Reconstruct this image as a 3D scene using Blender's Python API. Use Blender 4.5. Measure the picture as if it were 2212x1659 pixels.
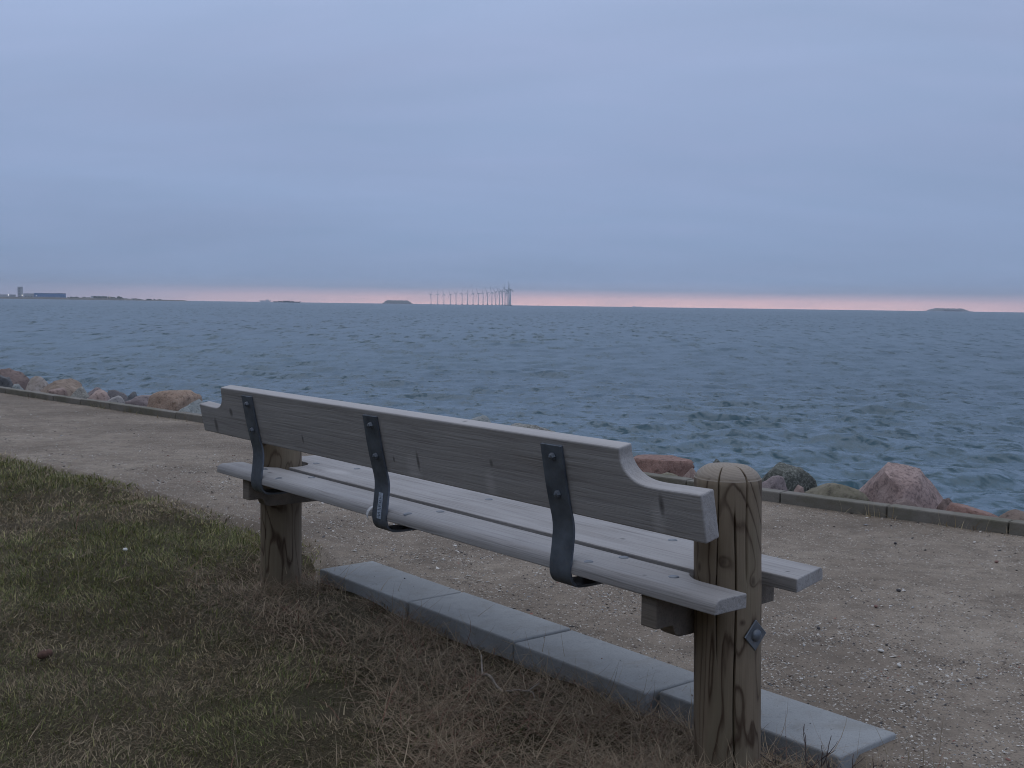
import bpy, bmesh, math, random
import numpy as np
from mathutils import Matrix, Vector

random.seed(7)
rng = np.random.default_rng(11)
scene = bpy.context.scene
col = scene.collection
for o in list(bpy.data.objects):
    bpy.data.objects.remove(o)

# ------------------------------------------------------------------ camera
EYE = 1.17
F_W = 2429.0 / 2212.0            # focal length / picture width
ROLL = 0.013796
PITCH = 0.070178
cam_data = bpy.data.cameras.new('camera')
cam_data.sensor_width = 36.0
cam_data.lens = 36.0 * F_W
cam_data.clip_start = 0.05
cam_data.clip_end = 60000.0
cam = bpy.data.objects.new('camera', cam_data)
col.objects.link(cam)
right = Vector((1, 0, 0)); fwd = Vector((0, math.cos(PITCH), -math.sin(PITCH)))
up = Vector((0, math.sin(PITCH), math.cos(PITCH)))
cr, sr = math.cos(ROLL), math.sin(ROLL)
r2 = right * cr + up * sr
u2 = up * cr - right * sr
m = Matrix((r2, u2, -fwd)).transposed().to_4x4()
m.translation = (0, 0, EYE)
cam.matrix_world = m
scene.camera = cam

# ------------------------------------------------------------------ world: even overcast dusk sky
def nd(nt, typ, **kw):
    n = nt.nodes.new(typ)
    for k, v in kw.items():
        setattr(n, k, v)
    return n

def math_node(nt, op, a, b=None, clamp=False):
    n = nt.nodes.new('ShaderNodeMath'); n.operation = op; n.use_clamp = clamp
    for i, x in enumerate((a, b)):
        if x is None: continue
        if isinstance(x, (int, float)): n.inputs[i].default_value = x
        else: nt.links.new(x, n.inputs[i])
    return n.outputs[0]

def ramp(nt, fac, stops, interp='LINEAR'):
    n = nt.nodes.new('ShaderNodeValToRGB')
    cr_ = n.color_ramp; cr_.interpolation = interp
    while len(cr_.elements) < len(stops): cr_.elements.new(0.5)
    for e, (p, c) in zip(cr_.elements, stops):
        e.position = p
        e.color = (c, c, c, 1) if isinstance(c, (int, float)) else (*c, 1)
    if fac is not None: nt.links.new(fac, n.inputs[0])
    return n.outputs[0]

def mix(nt, fac, a, b, mode='MIX'):
    n = nt.nodes.new('ShaderNodeMix'); n.data_type = 'RGBA'; n.blend_type = mode
    def put(sock, x):
        if isinstance(x, (int, float)): sock.default_value = x
        elif isinstance(x, tuple): sock.default_value = (*x, 1)
        else: nt.links.new(x, sock)
    put(n.inputs[0], fac); put(n.inputs[6], a); put(n.inputs[7], b)
    return n.outputs[2]

def noise(nt, vec, scale, detail=3.0, rough=0.5, dist=0.0, out=0):
    n = nt.nodes.new('ShaderNodeTexNoise')
    n.inputs['Scale'].default_value = scale; n.inputs['Detail'].default_value = detail
    n.inputs['Roughness'].default_value = rough; n.inputs['Distortion'].default_value = dist
    if vec is not None: nt.links.new(vec, n.inputs['Vector'])
    return n.outputs[out]

def mapping(nt, vec, scale=(1, 1, 1), loc=(0, 0, 0), rot=(0, 0, 0)):
    n = nt.nodes.new('ShaderNodeMapping')
    n.inputs['Scale'].default_value = scale; n.inputs['Location'].default_value = loc
    n.inputs['Rotation'].default_value = rot
    nt.links.new(vec, n.inputs['Vector'])
    return n.outputs[0]

world = bpy.data.worlds.new('World'); scene.world = world
world.use_nodes = True
wt = world.node_tree; wt.nodes.clear()
tc = nd(wt, 'ShaderNodeTexCoord')
sep = nd(wt, 'ShaderNodeSeparateXYZ'); wt.links.new(tc.outputs['Generated'], sep.inputs[0])
zc = math_node(wt, 'MAXIMUM', sep.outputs[2], 0.0)
zs = math_node(wt, 'ADD', zc, 0.20)
cx_ = math_node(wt, 'DIVIDE', sep.outputs[0], zs)
cy_ = math_node(wt, 'DIVIDE', sep.outputs[1], zs)
comb = nd(wt, 'ShaderNodeCombineXYZ')
wt.links.new(cx_, comb.inputs[0]); wt.links.new(cy_, comb.inputs[1])
cl1 = noise(wt, mapping(wt, comb.outputs[0], (0.55, 1.0, 1), (3.1, 1.7, 0), (0, 0, 0.25)), 0.9, 4.0, 0.5, 0.6)
cl2 = noise(wt, mapping(wt, comb.outputs[0], (0.6, 1.5, 1), (8.2, 4.4, 0), (0, 0, -0.2)), 2.6, 5.0, 0.55, 0.4)
edge = noise(wt, mapping(wt, tc.outputs['Generated'], (14, 14, 60)), 1.0, 4.0, 0.6)
zj = math_node(wt, 'ADD', zc, math_node(wt, 'MULTIPLY', math_node(wt, 'SUBTRACT', edge, 0.5), 0.006))
zr = math_node(wt, 'POWER', math_node(wt, 'MAXIMUM', zj, 0.0), 0.5)
deck = [(0.15, (0.260, 0.356, 0.542)), (0.25, (0.262, 0.356, 0.545)), (0.36, (0.295, 0.388, 0.590)), (0.46, (0.340, 0.436, 0.652)),
        (0.56, (0.375, 0.480, 0.705)), (0.75, (0.50, 0.58, 0.75)), (1.0, (0.76, 0.81, 0.94))]
sky_deck = ramp(wt, zr, [(0.0, (0.29, 0.36, 0.52)), (0.118, (0.27, 0.355, 0.53))] + deck)
sky_glow = ramp(wt, zr, [(0.0, (1.36, 0.84, 0.78)), (0.076, (1.08, 0.70, 0.70)), (0.120, (0.31, 0.375, 0.54))] + deck)
# the gap under the cloud deck is widest straight out to sea and closes along the coast
xa = math_node(wt, 'SUBTRACT', sep.outputs[0], 0.14)
gl = math_node(wt, 'SUBTRACT', 1.0, math_node(wt, 'MULTIPLY', math_node(wt, 'MULTIPLY', xa, xa), 3.0), True)
sky = mix(wt, math_node(wt, 'MULTIPLY', gl, ramp(wt, edge, [(0.25, 0.65), (0.6, 1.0)])), sky_deck, sky_glow)
# thinner, brighter cloud over the middle of the bay
nrm = nd(wt, 'ShaderNodeVectorMath'); nrm.operation = 'DISTANCE'; wt.links.new(tc.outputs['Generated'], nrm.inputs[0]); nrm.inputs[1].default_value = (-0.02, 0.955, 0.30)
thin = ramp(wt, nrm.outputs['Value'], [(0.0, 0.10), (0.25, 0.05), (0.55, -0.0), (1.0, 0.0)], 'EASE')
mod = math_node(wt, 'ADD', math_node(wt, 'MULTIPLY', math_node(wt, 'SUBTRACT', cl1, 0.5), 0.44),
                math_node(wt, 'MULTIPLY', math_node(wt, 'SUBTRACT', cl2, 0.5), 0.10))
mod = math_node(wt, 'ADD', math_node(wt, 'ADD', mod, thin), 0.985)
tint = mix(wt, math_node(wt, 'MULTIPLY', cl2, 1.0, True), (0.955, 1.0, 1.01), (1.045, 0.99, 1.0))
skyc = mix(wt, 1.0, sky, tint, 'MULTIPLY')
bg = nd(wt, 'ShaderNodeBackground')
wt.links.new(skyc, bg.inputs[0]); wt.links.new(mod, bg.inputs[1])
wo = nd(wt, 'ShaderNodeOutputWorld'); wt.links.new(bg.outputs[0], wo.inputs[0])

# ------------------------------------------------------------------ sun behind the cloud deck
sd = bpy.data.lights.new('sun', 'SUN'); sd.energy = 0.25; sd.angle = math.radians(70); sd.color = (1.0, 0.97, 0.93)
sun = bpy.data.objects.new('sun', sd); col.objects.link(sun)
sun.rotation_euler = (math.radians(-28), 0, math.radians(15))

scene.view_settings.view_transform = 'Standard'
scene.view_settings.look = 'None'
scene.view_settings.exposure = 0.0
scene.view_settings.gamma = 1.0
scene.view_settings.use_curve_mapping = False
scene.cycles.max_bounces = 6
scene.cycles.volume_bounces = 0
scene.cycles.transparent_max_bounces = 6
scene.cycles.use_denoising = True
scene.cycles.filter_width = 1.05

# ------------------------------------------------------------------ frames of reference
D = np.array([-0.63200, 0.77497])      # along the bench, away from the camera
V = np.array([0.77497, 0.63200])       # across the bench, towards the sea
def W(s, v, z=0.0):
    return (s * D[0] + v * V[0], s * D[1] + v * V[1], z)
def SV(x, y):
    return x * D[0] + y * D[1], x * V[0] + y * V[1]
KP = np.polyfit([2.84, 4.27, 10.27, 14.7], [5.81, 5.47, 4.51, 3.87], 2)
def vkerb(s):
    s = np.asarray(s, float)
    sc = np.clip(s, -8, 24)
    slope = 2 * KP[0] * sc + KP[1]
    return np.polyval(KP, sc) + slope * (s - sc)
def vlawn(s):
    return np.interp(s, [-60, -3, 1.0, 1.6, 4.2, 4.6, 6.0, 7.0, 8.7, 12, 60],
                     [2.8, 2.6, 2.52, 2.47, 2.47, 2.62, 2.58, 2.54, 2.26, 1.9, 1.0])
_tab = np.random.default_rng(5).random((257, 257))
def vnoise(x, y):
    x = np.asarray(x, float); y = np.asarray(y, float)
    xi = np.floor(x).astype(int); yi = np.floor(y).astype(int)
    fx = x - xi; fy = y - yi
    fx = fx * fx * (3 - 2 * fx); fy = fy * fy * (3 - 2 * fy)
    a = _tab[xi % 256, yi % 256]; b = _tab[(xi + 1) % 256, yi % 256]
    c = _tab[xi % 256, (yi + 1) % 256]; d = _tab[(xi + 1) % 256, (yi + 1) % 256]
    return (a * (1 - fx) + b * fx) * (1 - fy) + (c * (1 - fx) + d * fx) * fy
def fbm(x, y, o=4):
    t = 0; a = 0.5
    for i in range(o):
        t = t + a * vnoise(x * 2 ** i + 17.3 * i, y * 2 ** i + 9.1 * i); a *= 0.5
    return t
def z_path(x, y):
    s, v = SV(x, y)
    rel = np.clip((v - 2.7) / np.maximum(vkerb(s) - 2.7, 0.4), 0, 1)
    return 0.032 - 0.036 * rel + 0.018 * (fbm(x * 0.9, y * 0.9) - 0.47) + 0.006 * (fbm(x * 6, y * 6, 3) - 0.44)
def z_lawn(x, y):
    s, v = SV(x, y)
    e = vlawn(s) - v
    z = -0.005 + 0.085 * (fbm(x * 1.6, y * 1.6, 4) - 0.47)
    z = z + 0.020 * np.clip(1 - np.abs(e) / 0.6, 0, 1) * ((s > 4.4) | (s < 1.4))
    shade_hill = np.clip((-2.0 - v) / 13.0, 0, 1); z = z + 8.0 * shade_hill * shade_hill * (3 - 2 * shade_hill)      # unseen rise added behind the camera to block low sky light
    dip = np.exp(-((v - 2.24) / 0.16) ** 2) * ((s > 1.2) & (s < 4.6))
    z = z - 0.012 * dip
    # worn hollows and turned earth
    for (hx, hy, r, dep) in ((0.29, 2.95, 0.06, 0.05), (-1.13, 4.72, 0.10, 0.06), (0.07, 3.0, 0.09, 0.03), (-0.45, 3.2, 0.12, 0.02), (-0.2, 3.28, 0.05, 0.04)):
        z = z - dep * np.exp(-((x - hx) ** 2 + (y - hy) ** 2) / (r * r))
    return z

def link(o, parent=None):
    col.objects.link(o)
    if parent is not None: o.parent = parent
    return o
def tag(o, label=None, cat=None, group=None, kind=None):
    if label: o['label'] = label
    if cat: o['category'] = cat
    if group: o['group'] = group
    if kind: o['kind'] = kind
    return o
def mesh_obj(name, verts, faces, mat, parent=None, smooth=False):
    me = bpy.data.meshes.new(name)
    me.from_pydata([tuple(v) for v in verts], [], [tuple(f) for f in faces])
    me.update()
    if smooth: me.polygons.foreach_set('use_smooth', [True] * len(me.polygons))
    if mat: me.materials.append(mat)
    return link(bpy.data.objects.new(name, me), parent)
def np_mesh(name, verts, loops, nper, mat, smooth=False):
    """fast mesh from numpy: loops flat vertex indices, nper corners per face"""
    me = bpy.data.meshes.new(name)
    verts = np.ascontiguousarray(verts, np.float32); loops = np.ascontiguousarray(loops, np.int32)
    nf = len(loops) // nper
    me.vertices.add(len(verts)); me.vertices.foreach_set('co', verts.ravel())
    me.loops.add(len(loops)); me.loops.foreach_set('vertex_index', loops)
    me.polygons.add(nf)
    me.polygons.foreach_set('loop_start', np.arange(0, nf * nper, nper, dtype=np.int32))
    me.polygons.foreach_set('use_smooth', np.full(nf, smooth))
    me.update(calc_edges=True)
    if mat: me.materials.append(mat)
    return me
def color_attr(me, cols, name='tint'):
    a = me.color_attributes.new(name, 'FLOAT_COLOR', 'POINT')
    c = np.ones((len(cols), 4), np.float32); c[:, :3] = cols
    a.data.foreach_set('color', c.ravel())
def from_bm(name, bm, mat, parent=None, smooth=False):
    bmesh.ops.recalc_face_normals(bm, faces=bm.faces)
    me = bpy.data.meshes.new(name); bm.to_mesh(me); bm.free()
    if smooth: me.polygons.foreach_set('use_smooth', [True] * len(me.polygons))
    if mat: me.materials.append(mat)
    return link(bpy.data.objects.new(name, me), parent)
def empty(name, loc=(0, 0, 0), rz=0.0):
    o = bpy.data.objects.new(name, None); o.location = loc; o.rotation_euler = (0, 0, rz)
    o.empty_display_size = 0.1
    return link(o)

# ------------------------------------------------------------------ materials
def new_mat(name):
    mt = bpy.data.materials.new(name); mt.use_nodes = True
    nt = mt.node_tree; nt.nodes.clear()
    b = nd(nt, 'ShaderNodeBsdfPrincipled'); o = nd(nt, 'ShaderNodeOutputMaterial')
    nt.links.new(b.outputs[0], o.inputs[0])
    return mt, nt, b
def setc(nt, b, x):
    if isinstance(x, tuple): b.inputs['Base Color'].default_value = (*x, 1)
    else: nt.links.new(x, b.inputs['Base Color'])
def bump(nt, b, h, strength=0.3, dist=0.01):
    n = nd(nt, 'ShaderNodeBump'); n.inputs['Strength'].default_value = strength; n.inputs['Distance'].default_value = dist
    nt.links.new(h, n.inputs['Height']); nt.links.new(n.outputs[0], b.inputs['Normal'])
def objco(nt):
    return nd(nt, 'ShaderNodeTexCoord').outputs['Object']

def knot_mask(nt, co, knots):
    """sum of soft ellipses (position, radii) in object space"""
    tot = None
    for (p, r) in knots:
        mp = mapping(nt, co, tuple(1 / q for q in r), tuple(-a / q for a, q in zip(p, r)))
        ln = nd(nt, 'ShaderNodeVectorMath'); ln.operation = 'LENGTH'; nt.links.new(mp, ln.inputs[0])
        g = ramp(nt, ln.outputs['Value'], [(0.0, 1.0), (0.55, 0.6), (1.0, 0.0)])
        tot = g if tot is None else math_node(nt, 'MAXIMUM', tot, g)
    return tot

def weathered_wood(name, base, dark, knots=(), pale=(), lines=0.42):
    mt, nt, b = new_mat(name); co = objco(nt)
    warp = noise(nt, mapping(nt, co, (1.3, 5, 5)), 1.0, 3, 0.5, 0.0, 1)
    wv = nd(nt, 'ShaderNodeVectorMath'); wv.operation = 'MULTIPLY_ADD'
    nt.links.new(warp, wv.inputs[0]); wv.inputs[1].default_value = (0.0, 0.03, 0.03); nt.links.new(co, wv.inputs[2])
    g1 = noise(nt, mapping(nt, wv.outputs[0], (0.9, 24, 24)), 1.0, 5, 0.6)
    g2 = noise(nt, mapping(nt, wv.outputs[0], (2.6, 130, 130)), 1.0, 4, 0.65)
    blot = noise(nt, mapping(nt, co, (2.2, 5, 5)), 1.0, 4, 0.55, 0.5)
    c = ramp(nt, g1, [(0.22, dark), (0.66, base)])
    c = mix(nt, ramp(nt, g2, [(0.30, lines), (0.50, 0.0)]), c, tuple(q * 0.45 for q in dark))
    c = mix(nt, ramp(nt, blot, [(0.42, 0.0), (0.75, 0.40)]), c, tuple(min(1, q * 1.28) for q in base))
    c = mix(nt, ramp(nt, blot, [(0.20, 0.45), (0.42, 0.0)]), c, tuple(q * v for q, v in zip(dark, (0.85, 0.8, 0.72))))
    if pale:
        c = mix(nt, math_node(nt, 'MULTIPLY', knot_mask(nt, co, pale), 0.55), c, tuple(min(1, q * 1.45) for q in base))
    if knots:
        c = mix(nt, math_node(nt, 'MULTIPLY', knot_mask(nt, co, knots), 0.85), c, tuple(q * 0.22 for q in dark))
    setc(nt, b, c); b.inputs['Roughness'].default_value = 0.62
    b.inputs['Specular IOR Level'].default_value = 0.35
    h = math_node(nt, 'ADD', g1, math_node(nt, 'MULTIPLY', g2, 0.7))
    bump(nt, b, h, 0.8, 0.003)
    return mt

def post_wood(name, knots, offset):
    mt, nt, b = new_mat(name); co = objco(nt)
    f = noise(nt, mapping(nt, co, (5.4, 5.4, 1.5), offset), 1.0, 3.0, 0.40, 0.6)
    if knots:
        g = None
        for (p, r, a) in knots:
            mp = mapping(nt, co, tuple(1 / q for q in r), tuple(-x / q for x, q in zip(p, r)))
            ln = nd(nt, 'ShaderNodeVectorMath'); ln.operation = 'LENGTH'; nt.links.new(mp, ln.inputs[0])
            e = math_node(nt, 'MULTIPLY', math_node(nt, 'POWER', 2.718, math_node(nt, 'MULTIPLY', math_node(nt, 'POWER', ln.outputs['Value'], 2.0), -1.0)), a)
            g = e if g is None else math_node(nt, 'ADD', g, e)
        f = math_node(nt, 'ADD', f, g)
    jit = noise(nt, mapping(nt, co, (60, 60, 9)), 1.0, 3, 0.6)
    f2 = math_node(nt, 'ADD', f, math_node(nt, 'MULTIPLY', jit, 0.02))
    fr = math_node(nt, 'FRACT', math_node(nt, 'MULTIPLY', f2, 13.0))
    line = ramp(nt, fr, [(0.0, 0.55), (0.06, 0.10), (0.5, 0.0), (0.80, 0.18), (0.94, 1.0), (1.0, 0.7)])
    fine = noise(nt, mapping(nt, co, (120, 120, 5)), 1.0, 4, 0.6)
    tone = noise(nt, mapping(nt, co, (9, 9, 2.2)), 1.0, 3, 0.5)
    c = ramp(nt, tone, [(0.3, (0.185, 0.145, 0.098)), (0.5, (0.225, 0.178, 0.124)), (0.72, (0.185, 0.160, 0.108))])
    c = mix(nt, ramp(nt, fine, [(0.35, 0.25), (0.6, 0.0)]), c, (0.12, 0.09, 0.06))
    amt = ramp(nt, noise(nt, mapping(nt, co, (14, 14, 3)), 1.0, 2), [(0.32, 0.45), (0.58, 1.0)])
    c = mix(nt, math_node(nt, 'MULTIPLY', line, amt), c, (0.058, 0.036, 0.022))
    if knots:
        c = mix(nt, math_node(nt, 'MULTIPLY', knot_mask(nt, co, [(p, tuple(q * 0.55 for q in r)) for (p, r, a) in knots]), 0.8), c, (0.05, 0.032, 0.022))
    # sawn, greyed cap
    geo = nd(nt, 'ShaderNodeNewGeometry'); sp = nd(nt, 'ShaderNodeSeparateXYZ'); nt.links.new(geo.outputs['True Normal'], sp.inputs[0])
    top = ramp(nt, sp.outputs[2], [(0.25, 0.0), (0.55, 1.0)])
    ringd = nd(nt, 'ShaderNodeVectorMath'); ringd.operation = 'LENGTH'
    nt.links.new(mapping(nt, co, (1, 1, 1.6), (0, 0, -1.24)), ringd.inputs[0])
    rg = math_node(nt, 'FRACT', math_node(nt, 'MULTIPLY', math_node(nt, 'ADD', ringd.outputs['Value'], math_node(nt, 'MULTIPLY', tone, 0.02)), 110.0))
    topc = mix(nt, ramp(nt, rg, [(0.0, 0.0), (0.8, 0.5), (1.0, 0.0)]), (0.31, 0.265, 0.215), (0.20, 0.165, 0.13))
    c = mix(nt, top, c, topc)
    setc(nt, b, c); b.inputs['Roughness'].default_value = 0.7
    b.inputs['Specular IOR Level'].default_value = 0.3
    bump(nt, b, math_node(nt, 'ADD', fine, math_node(nt, 'MULTIPLY', line, -0.6)), 0.4, 0.0025)
    return mt

def galvanised(name, base=(0.15, 0.175, 0.21), rough=0.42):
    mt, nt, b = new_mat(name); co = objco(nt)
    n1 = noise(nt, mapping(nt, co, (14, 14, 14)), 1.0, 5, 0.6)
    n2 = noise(nt, mapping(nt, co, (90, 90, 90)), 1.0, 3, 0.6)
    c = ramp(nt, n1, [(0.3, tuple(q * 0.6 for q in base)), (0.7, tuple(q * 1.35 for q in base))])
    c = mix(nt, ramp(nt, n2, [(0.55, 0.0), (0.75, 0.35)]), c, (0.19, 0.17, 0.15))
    setc(nt, b, c); b.inputs['Metallic'].default_value = 0.35
    nt.links.new(ramp(nt, n1, [(0.3, rough + 0.14), (0.7, rough - 0.05)]), b.inputs['Roughness'])
    bump(nt, b, n2, 0.15, 0.001)
    return mt

def concrete(name, base, moss=0.0, speck=0.5):
    mt, nt, b = new_mat(name); co = nd(nt, 'ShaderNodeNewGeometry').outputs['Position']
    n1 = noise(nt, mapping(nt, co, (3.2, 3.2, 3.2)), 1.0, 6, 0.6)
    n2 = noise(nt, mapping(nt, co, (160, 160, 160)), 1.0, 3, 0.7)
    n3 = noise(nt, mapping(nt, co, (24, 24, 24)), 1.0, 4, 0.6)
    c = ramp(nt, n1, [(0.3, tuple(q * 0.84 for q in base)), (0.7, tuple(q * 1.10 for q in base))])
    c = mix(nt, ramp(nt, n2, [(0.30, speck), (0.48, 0.0)]), c, tuple(q * 0.55 for q in base))
    c = mix(nt, ramp(nt, n2, [(0.60, 0.0), (0.76, speck)]), c, tuple(min(1, q * 1.4) for q in base))
    c = mix(nt, ramp(nt, n3, [(0.25, 0.45), (0.42, 0.0)]), c, tuple(q * 0.62 for q in base))
    c = mix(nt, ramp(nt, noise(nt, mapping(nt, co, (7, 7, 7), (3, 9, 1)), 1.0, 6, 0.7, 0.6), [(0.50, 0.0), (0.66, 0.38)]), c, tuple(q * v for q, v in zip(base, (0.72, 0.66, 0.58))))
    if moss:
        c = mix(nt, ramp(nt, noise(nt, mapping(nt, co, (2.2, 2.2, 5)), 1.0, 5, 0.65), [(0.42, 0.0), (0.62, moss)]), c, (0.075, 0.075, 0.03))
    setc(nt, b, c); b.inputs['Roughness'].default_value = 0.85
    b.inputs['Specular IOR Level'].default_value = 0.3
    bump(nt, b, math_node(nt, 'ADD', n2, n3), 0.35, 0.0025)
    return mt

def attr_mat(name, rough=0.75, transl=0.0, spec=0.25):
    mt, nt, b = new_mat(name)
    a = nd(nt, 'ShaderNodeVertexColor'); a.layer_name = 'tint'
    nt.links.new(a.outputs[0], b.inputs['Base Color']); b.inputs['Roughness'].default_value = rough
    b.inputs['Specular IOR Level'].default_value = spec
    if transl:
        t = nd(nt, 'ShaderNodeBsdfTranslucent'); nt.links.new(a.outputs[0], t.inputs[0])
        mx = nd(nt, 'ShaderNodeMixShader'); mx.inputs[0].default_value = transl
        nt.links.new(b.outputs[0], mx.inputs[1]); nt.links.new(t.outputs[0], mx.inputs[2])
        out = [n for n in nt.nodes if n.type == 'OUTPUT_MATERIAL'][0]
        nt.links.new(mx.outputs[0], out.inputs[0])
    return mt

def plain(name, c, rough=0.7, var=0.15, scale=20, metal=0.0):
    mt, nt, b = new_mat(name); co = objco(nt)
    n = noise(nt, mapping(nt, co, (scale,) * 3), 1.0, 4, 0.6)
    setc(nt, b, ramp(nt, n, [(0.3, tuple(q * (1 - var) for q in c)), (0.7, tuple(min(1, q * (1 + var)) for q in c))]))
    b.inputs['Roughness'].default_value = rough; b.inputs['Metallic'].default_value = metal
    return mt

def stone(name, c1, c2, fleck, amount=0.5, scale=1.0, lichen=0.0):
    mt, nt, b = new_mat(name); co = objco(nt)
    big = noise(nt, mapping(nt, co, (5 * scale,) * 3), 1.0, 6, 0.6, 0.4)
    med = noise(nt, mapping(nt, co, (26 * scale,) * 3), 1.0, 5, 0.65)
    fine = noise(nt, mapping(nt, co, (95 * scale,) * 3), 1.0, 3, 0.7)
    c = ramp(nt, big, [(0.32, c1), (0.66, c2)])
    c = mix(nt, ramp(nt, fine, [(0.48, 0.0), (0.62, amount)]), c, fleck)
    c = mix(nt, ramp(nt, med, [(0.30, 0.85), (0.48, 0.0)]), c, tuple(q * 0.30 for q in c1))
    c = mix(nt, ramp(nt, noise(nt, mapping(nt, co, (9 * scale,) * 3, (5, 2, 8)), 1.0, 6, 0.7, 0.8), [(0.52, 0.0), (0.68, 0.5)]), c, tuple(min(1, q * 1.35) for q in c2))
    if lichen:
        c = mix(nt, ramp(nt, noise(nt, mapping(nt, co, (11,) * 3), 1.0, 6, 0.7), [(0.52, 0.0), (0.62, lichen)]), c, (0.30, 0.31, 0.27))
    setc(nt, b, c); b.inputs['Roughness'].default_value = 0.8
    b.inputs['Specular IOR Level'].default_value = 0.3
    bump(nt, b, math_node(nt, 'ADD', med, math_node(nt, 'MULTIPLY', fine, 0.5)), 0.6, 0.012)
    return mt

# ------------------------------------------------------------------ sea
def build_sea():
    mt, nt, b = new_mat('sea_water')
    geo = nd(nt, 'ShaderNodeNewGeometry').outputs['Position']
    big = noise(nt, mapping(nt, geo, (0.02, 0.05, 1)), 1.0, 4, 0.55)
    setc(nt, b, ramp(nt, big, [(0.3, (0.006, 0.050, 0.078)), (0.7, (0.010, 0.062, 0.090))]))
    b.inputs['IOR'].default_value = 1.333
    a = nd(nt, 'ShaderNodeAttribute'); a.attribute_name = 'ripple'
    nt.links.new(a.outputs['Fac'], b.inputs['Roughness'])
    # short wind chop, too small to mesh: steep little wave fronts that face the shore
    far = nd(nt, 'ShaderNodeAttribute'); far.attribute_name = 'far'
    nA = noise(nt, mapping(nt, geo, (3.6, 2.3, 1), rot=(0, 0, 0.15)), 1.0, 5, 0.6, 0.5)
    nB = noise(nt, mapping(nt, geo, (1.35, 0.19, 1), (7, 3, 0), (0, 0, -0.05)), 1.0, 4, 0.58, 0.4)
    patch = noise(nt, mapping(nt, geo, (0.09, 0.045, 1)), 1.0, 3, 0.5)
    fr_n = math_node(nt, 'ADD', math_node(nt, 'MULTIPLY', nA, math_node(nt, 'SUBTRACT', 1.0, far.outputs['Fac'])), math_node(nt, 'MULTIPLY', nB, far.outputs['Fac']))
    fr_n = math_node(nt, 'ADD', fr_n, math_node(nt, 'MULTIPLY', math_node(nt, 'SUBTRACT', patch, 0.5), 0.18))
    front_ = ramp(nt, fr_n, [(0.30, -0.10), (0.50, 0.0), (0.57, 0.12), (0.68, 0.42), (0.80, 0.58)])
    front_n = [n for n in nt.nodes if n.type == 'VALTORGB'][-1]
    front_n.color_ramp.elements[0].color = (0, 0, 0, 1)
    c2 = noise(nt, mapping(nt, geo, (6.5, 4.5, 1)), 1.0, 3, 0.6, 0.2, 1)
    def slope(c, k):
        a_ = nd(nt, 'ShaderNodeVectorMath'); a_.operation = 'SUBTRACT'; nt.links.new(c, a_.inputs[0]); a_.inputs[1].default_value = (0.5, 0.5, 0.5)
        m_ = nd(nt, 'ShaderNodeVectorMath'); m_.operation = 'MULTIPLY'; nt.links.new(a_.outputs[0], m_.inputs[0]); m_.inputs[1].default_value = k
        return m_.outputs[0]
    fv = nd(nt, 'ShaderNodeCombineXYZ'); nt.links.new(math_node(nt, 'MULTIPLY', front_, -1.1), fv.inputs[1]); nt.links.new(math_node(nt, 'MULTIPLY', front_, 0.12), fv.inputs[0])
    nn_ = nd(nt, 'ShaderNodeNewGeometry').outputs['Normal']
    s1 = nd(nt, 'ShaderNodeVectorMath'); s1.operation = 'ADD'; nt.links.new(nn_, s1.inputs[0]); nt.links.new(fv.outputs[0], s1.inputs[1])
    s2 = nd(nt, 'ShaderNodeVectorMath'); s2.operation = 'ADD'; nt.links.new(s1.outputs[0], s2.inputs[0]); nt.links.new(slope(c2, (0.34, 0.46, 0.0)), s2.inputs[1])
    s3 = nd(nt, 'ShaderNodeVectorMath'); s3.operation = 'NORMALIZE'; nt.links.new(s2.outputs[0], s3.inputs[0])
    nt.links.new(s3.outputs[0], b.inputs['Normal'])
    ang = np.concatenate([np.radians(np.linspace(-112, -36, 20))[:-1], np.radians(np.linspace(-36, 36, 760)), np.radians(np.linspace(36, 112, 20))[1:]])
    r = np.concatenate([np.geomspace(5.5, 90, 330), np.linspace(90, 420, 330)[1:], np.geomspace(420, 9000, 70)[1:]])
    R, A = np.meshgrid(r, ang, indexing='ij')
    X = R * np.sin(A); Y = R * np.cos(A)
    dr = np.gradient(r)[:, None] * np.ones_like(A)
    g = np.random.default_rng(21)
    N = 120
    lam = np.exp(g.uniform(np.log(0.20), np.log(6.5), N))
    th = np.radians(-100 + g.normal(0, 38, N))
    wgt = np.exp(-(np.log(lam / 0.8) / 1.1) ** 2) + 0.15
    sl = 0.20 * math.sqrt(2.0 / N) * wgt / math.sqrt(np.mean(wgt ** 2))
    Z = np.zeros_like(X); DX = np.zeros_like(X); DY = np.zeros_like(X); var = np.zeros_like(X)
    # gusts: patches of rougher and calmer water
    gust = 0.72 + 0.75 * vnoise(X / 7.0 + 40, Y / 14.0 + 7) * vnoise(X / 2.3 + 3, Y / 4.1 + 11)
    for i in range(N):
        k = 2 * math.pi / lam[i]; amp = sl[i] / k
        fade = np.clip((lam[i] / dr - 1.2) / 1.6, 0, 1)
        if fade.max() > 0:
            ph = k * (X * math.cos(th[i]) + Y * math.sin(th[i])) + g.uniform(0, 6.283)
            ga = gust * fade * amp
            Z += ga * np.sin(ph); c = np.cos(ph)
            DX += ga * 0.9 * math.cos(th[i]) * c; DY += ga * 0.9 * math.sin(th[i]) * c
        var += (1 - fade ** 2) * sl[i] ** 2 / 2
    X2 = X + DX; Y2 = Y + DY
    verts = np.stack([X2, Y2, Z - 1.2], -1).reshape(-1, 3)
    nr, na = X.shape
    idx = np.arange(nr * na).reshape(nr, na)
    q = np.stack([idx[:-1, :-1], idx[:-1, 1:], idx[1:, 1:], idx[1:, :-1]], -1).reshape(-1)
    me = np_mesh('sea', verts, q, 4, mt, True)
    at = me.attributes.new('ripple', 'FLOAT', 'POINT')
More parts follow.
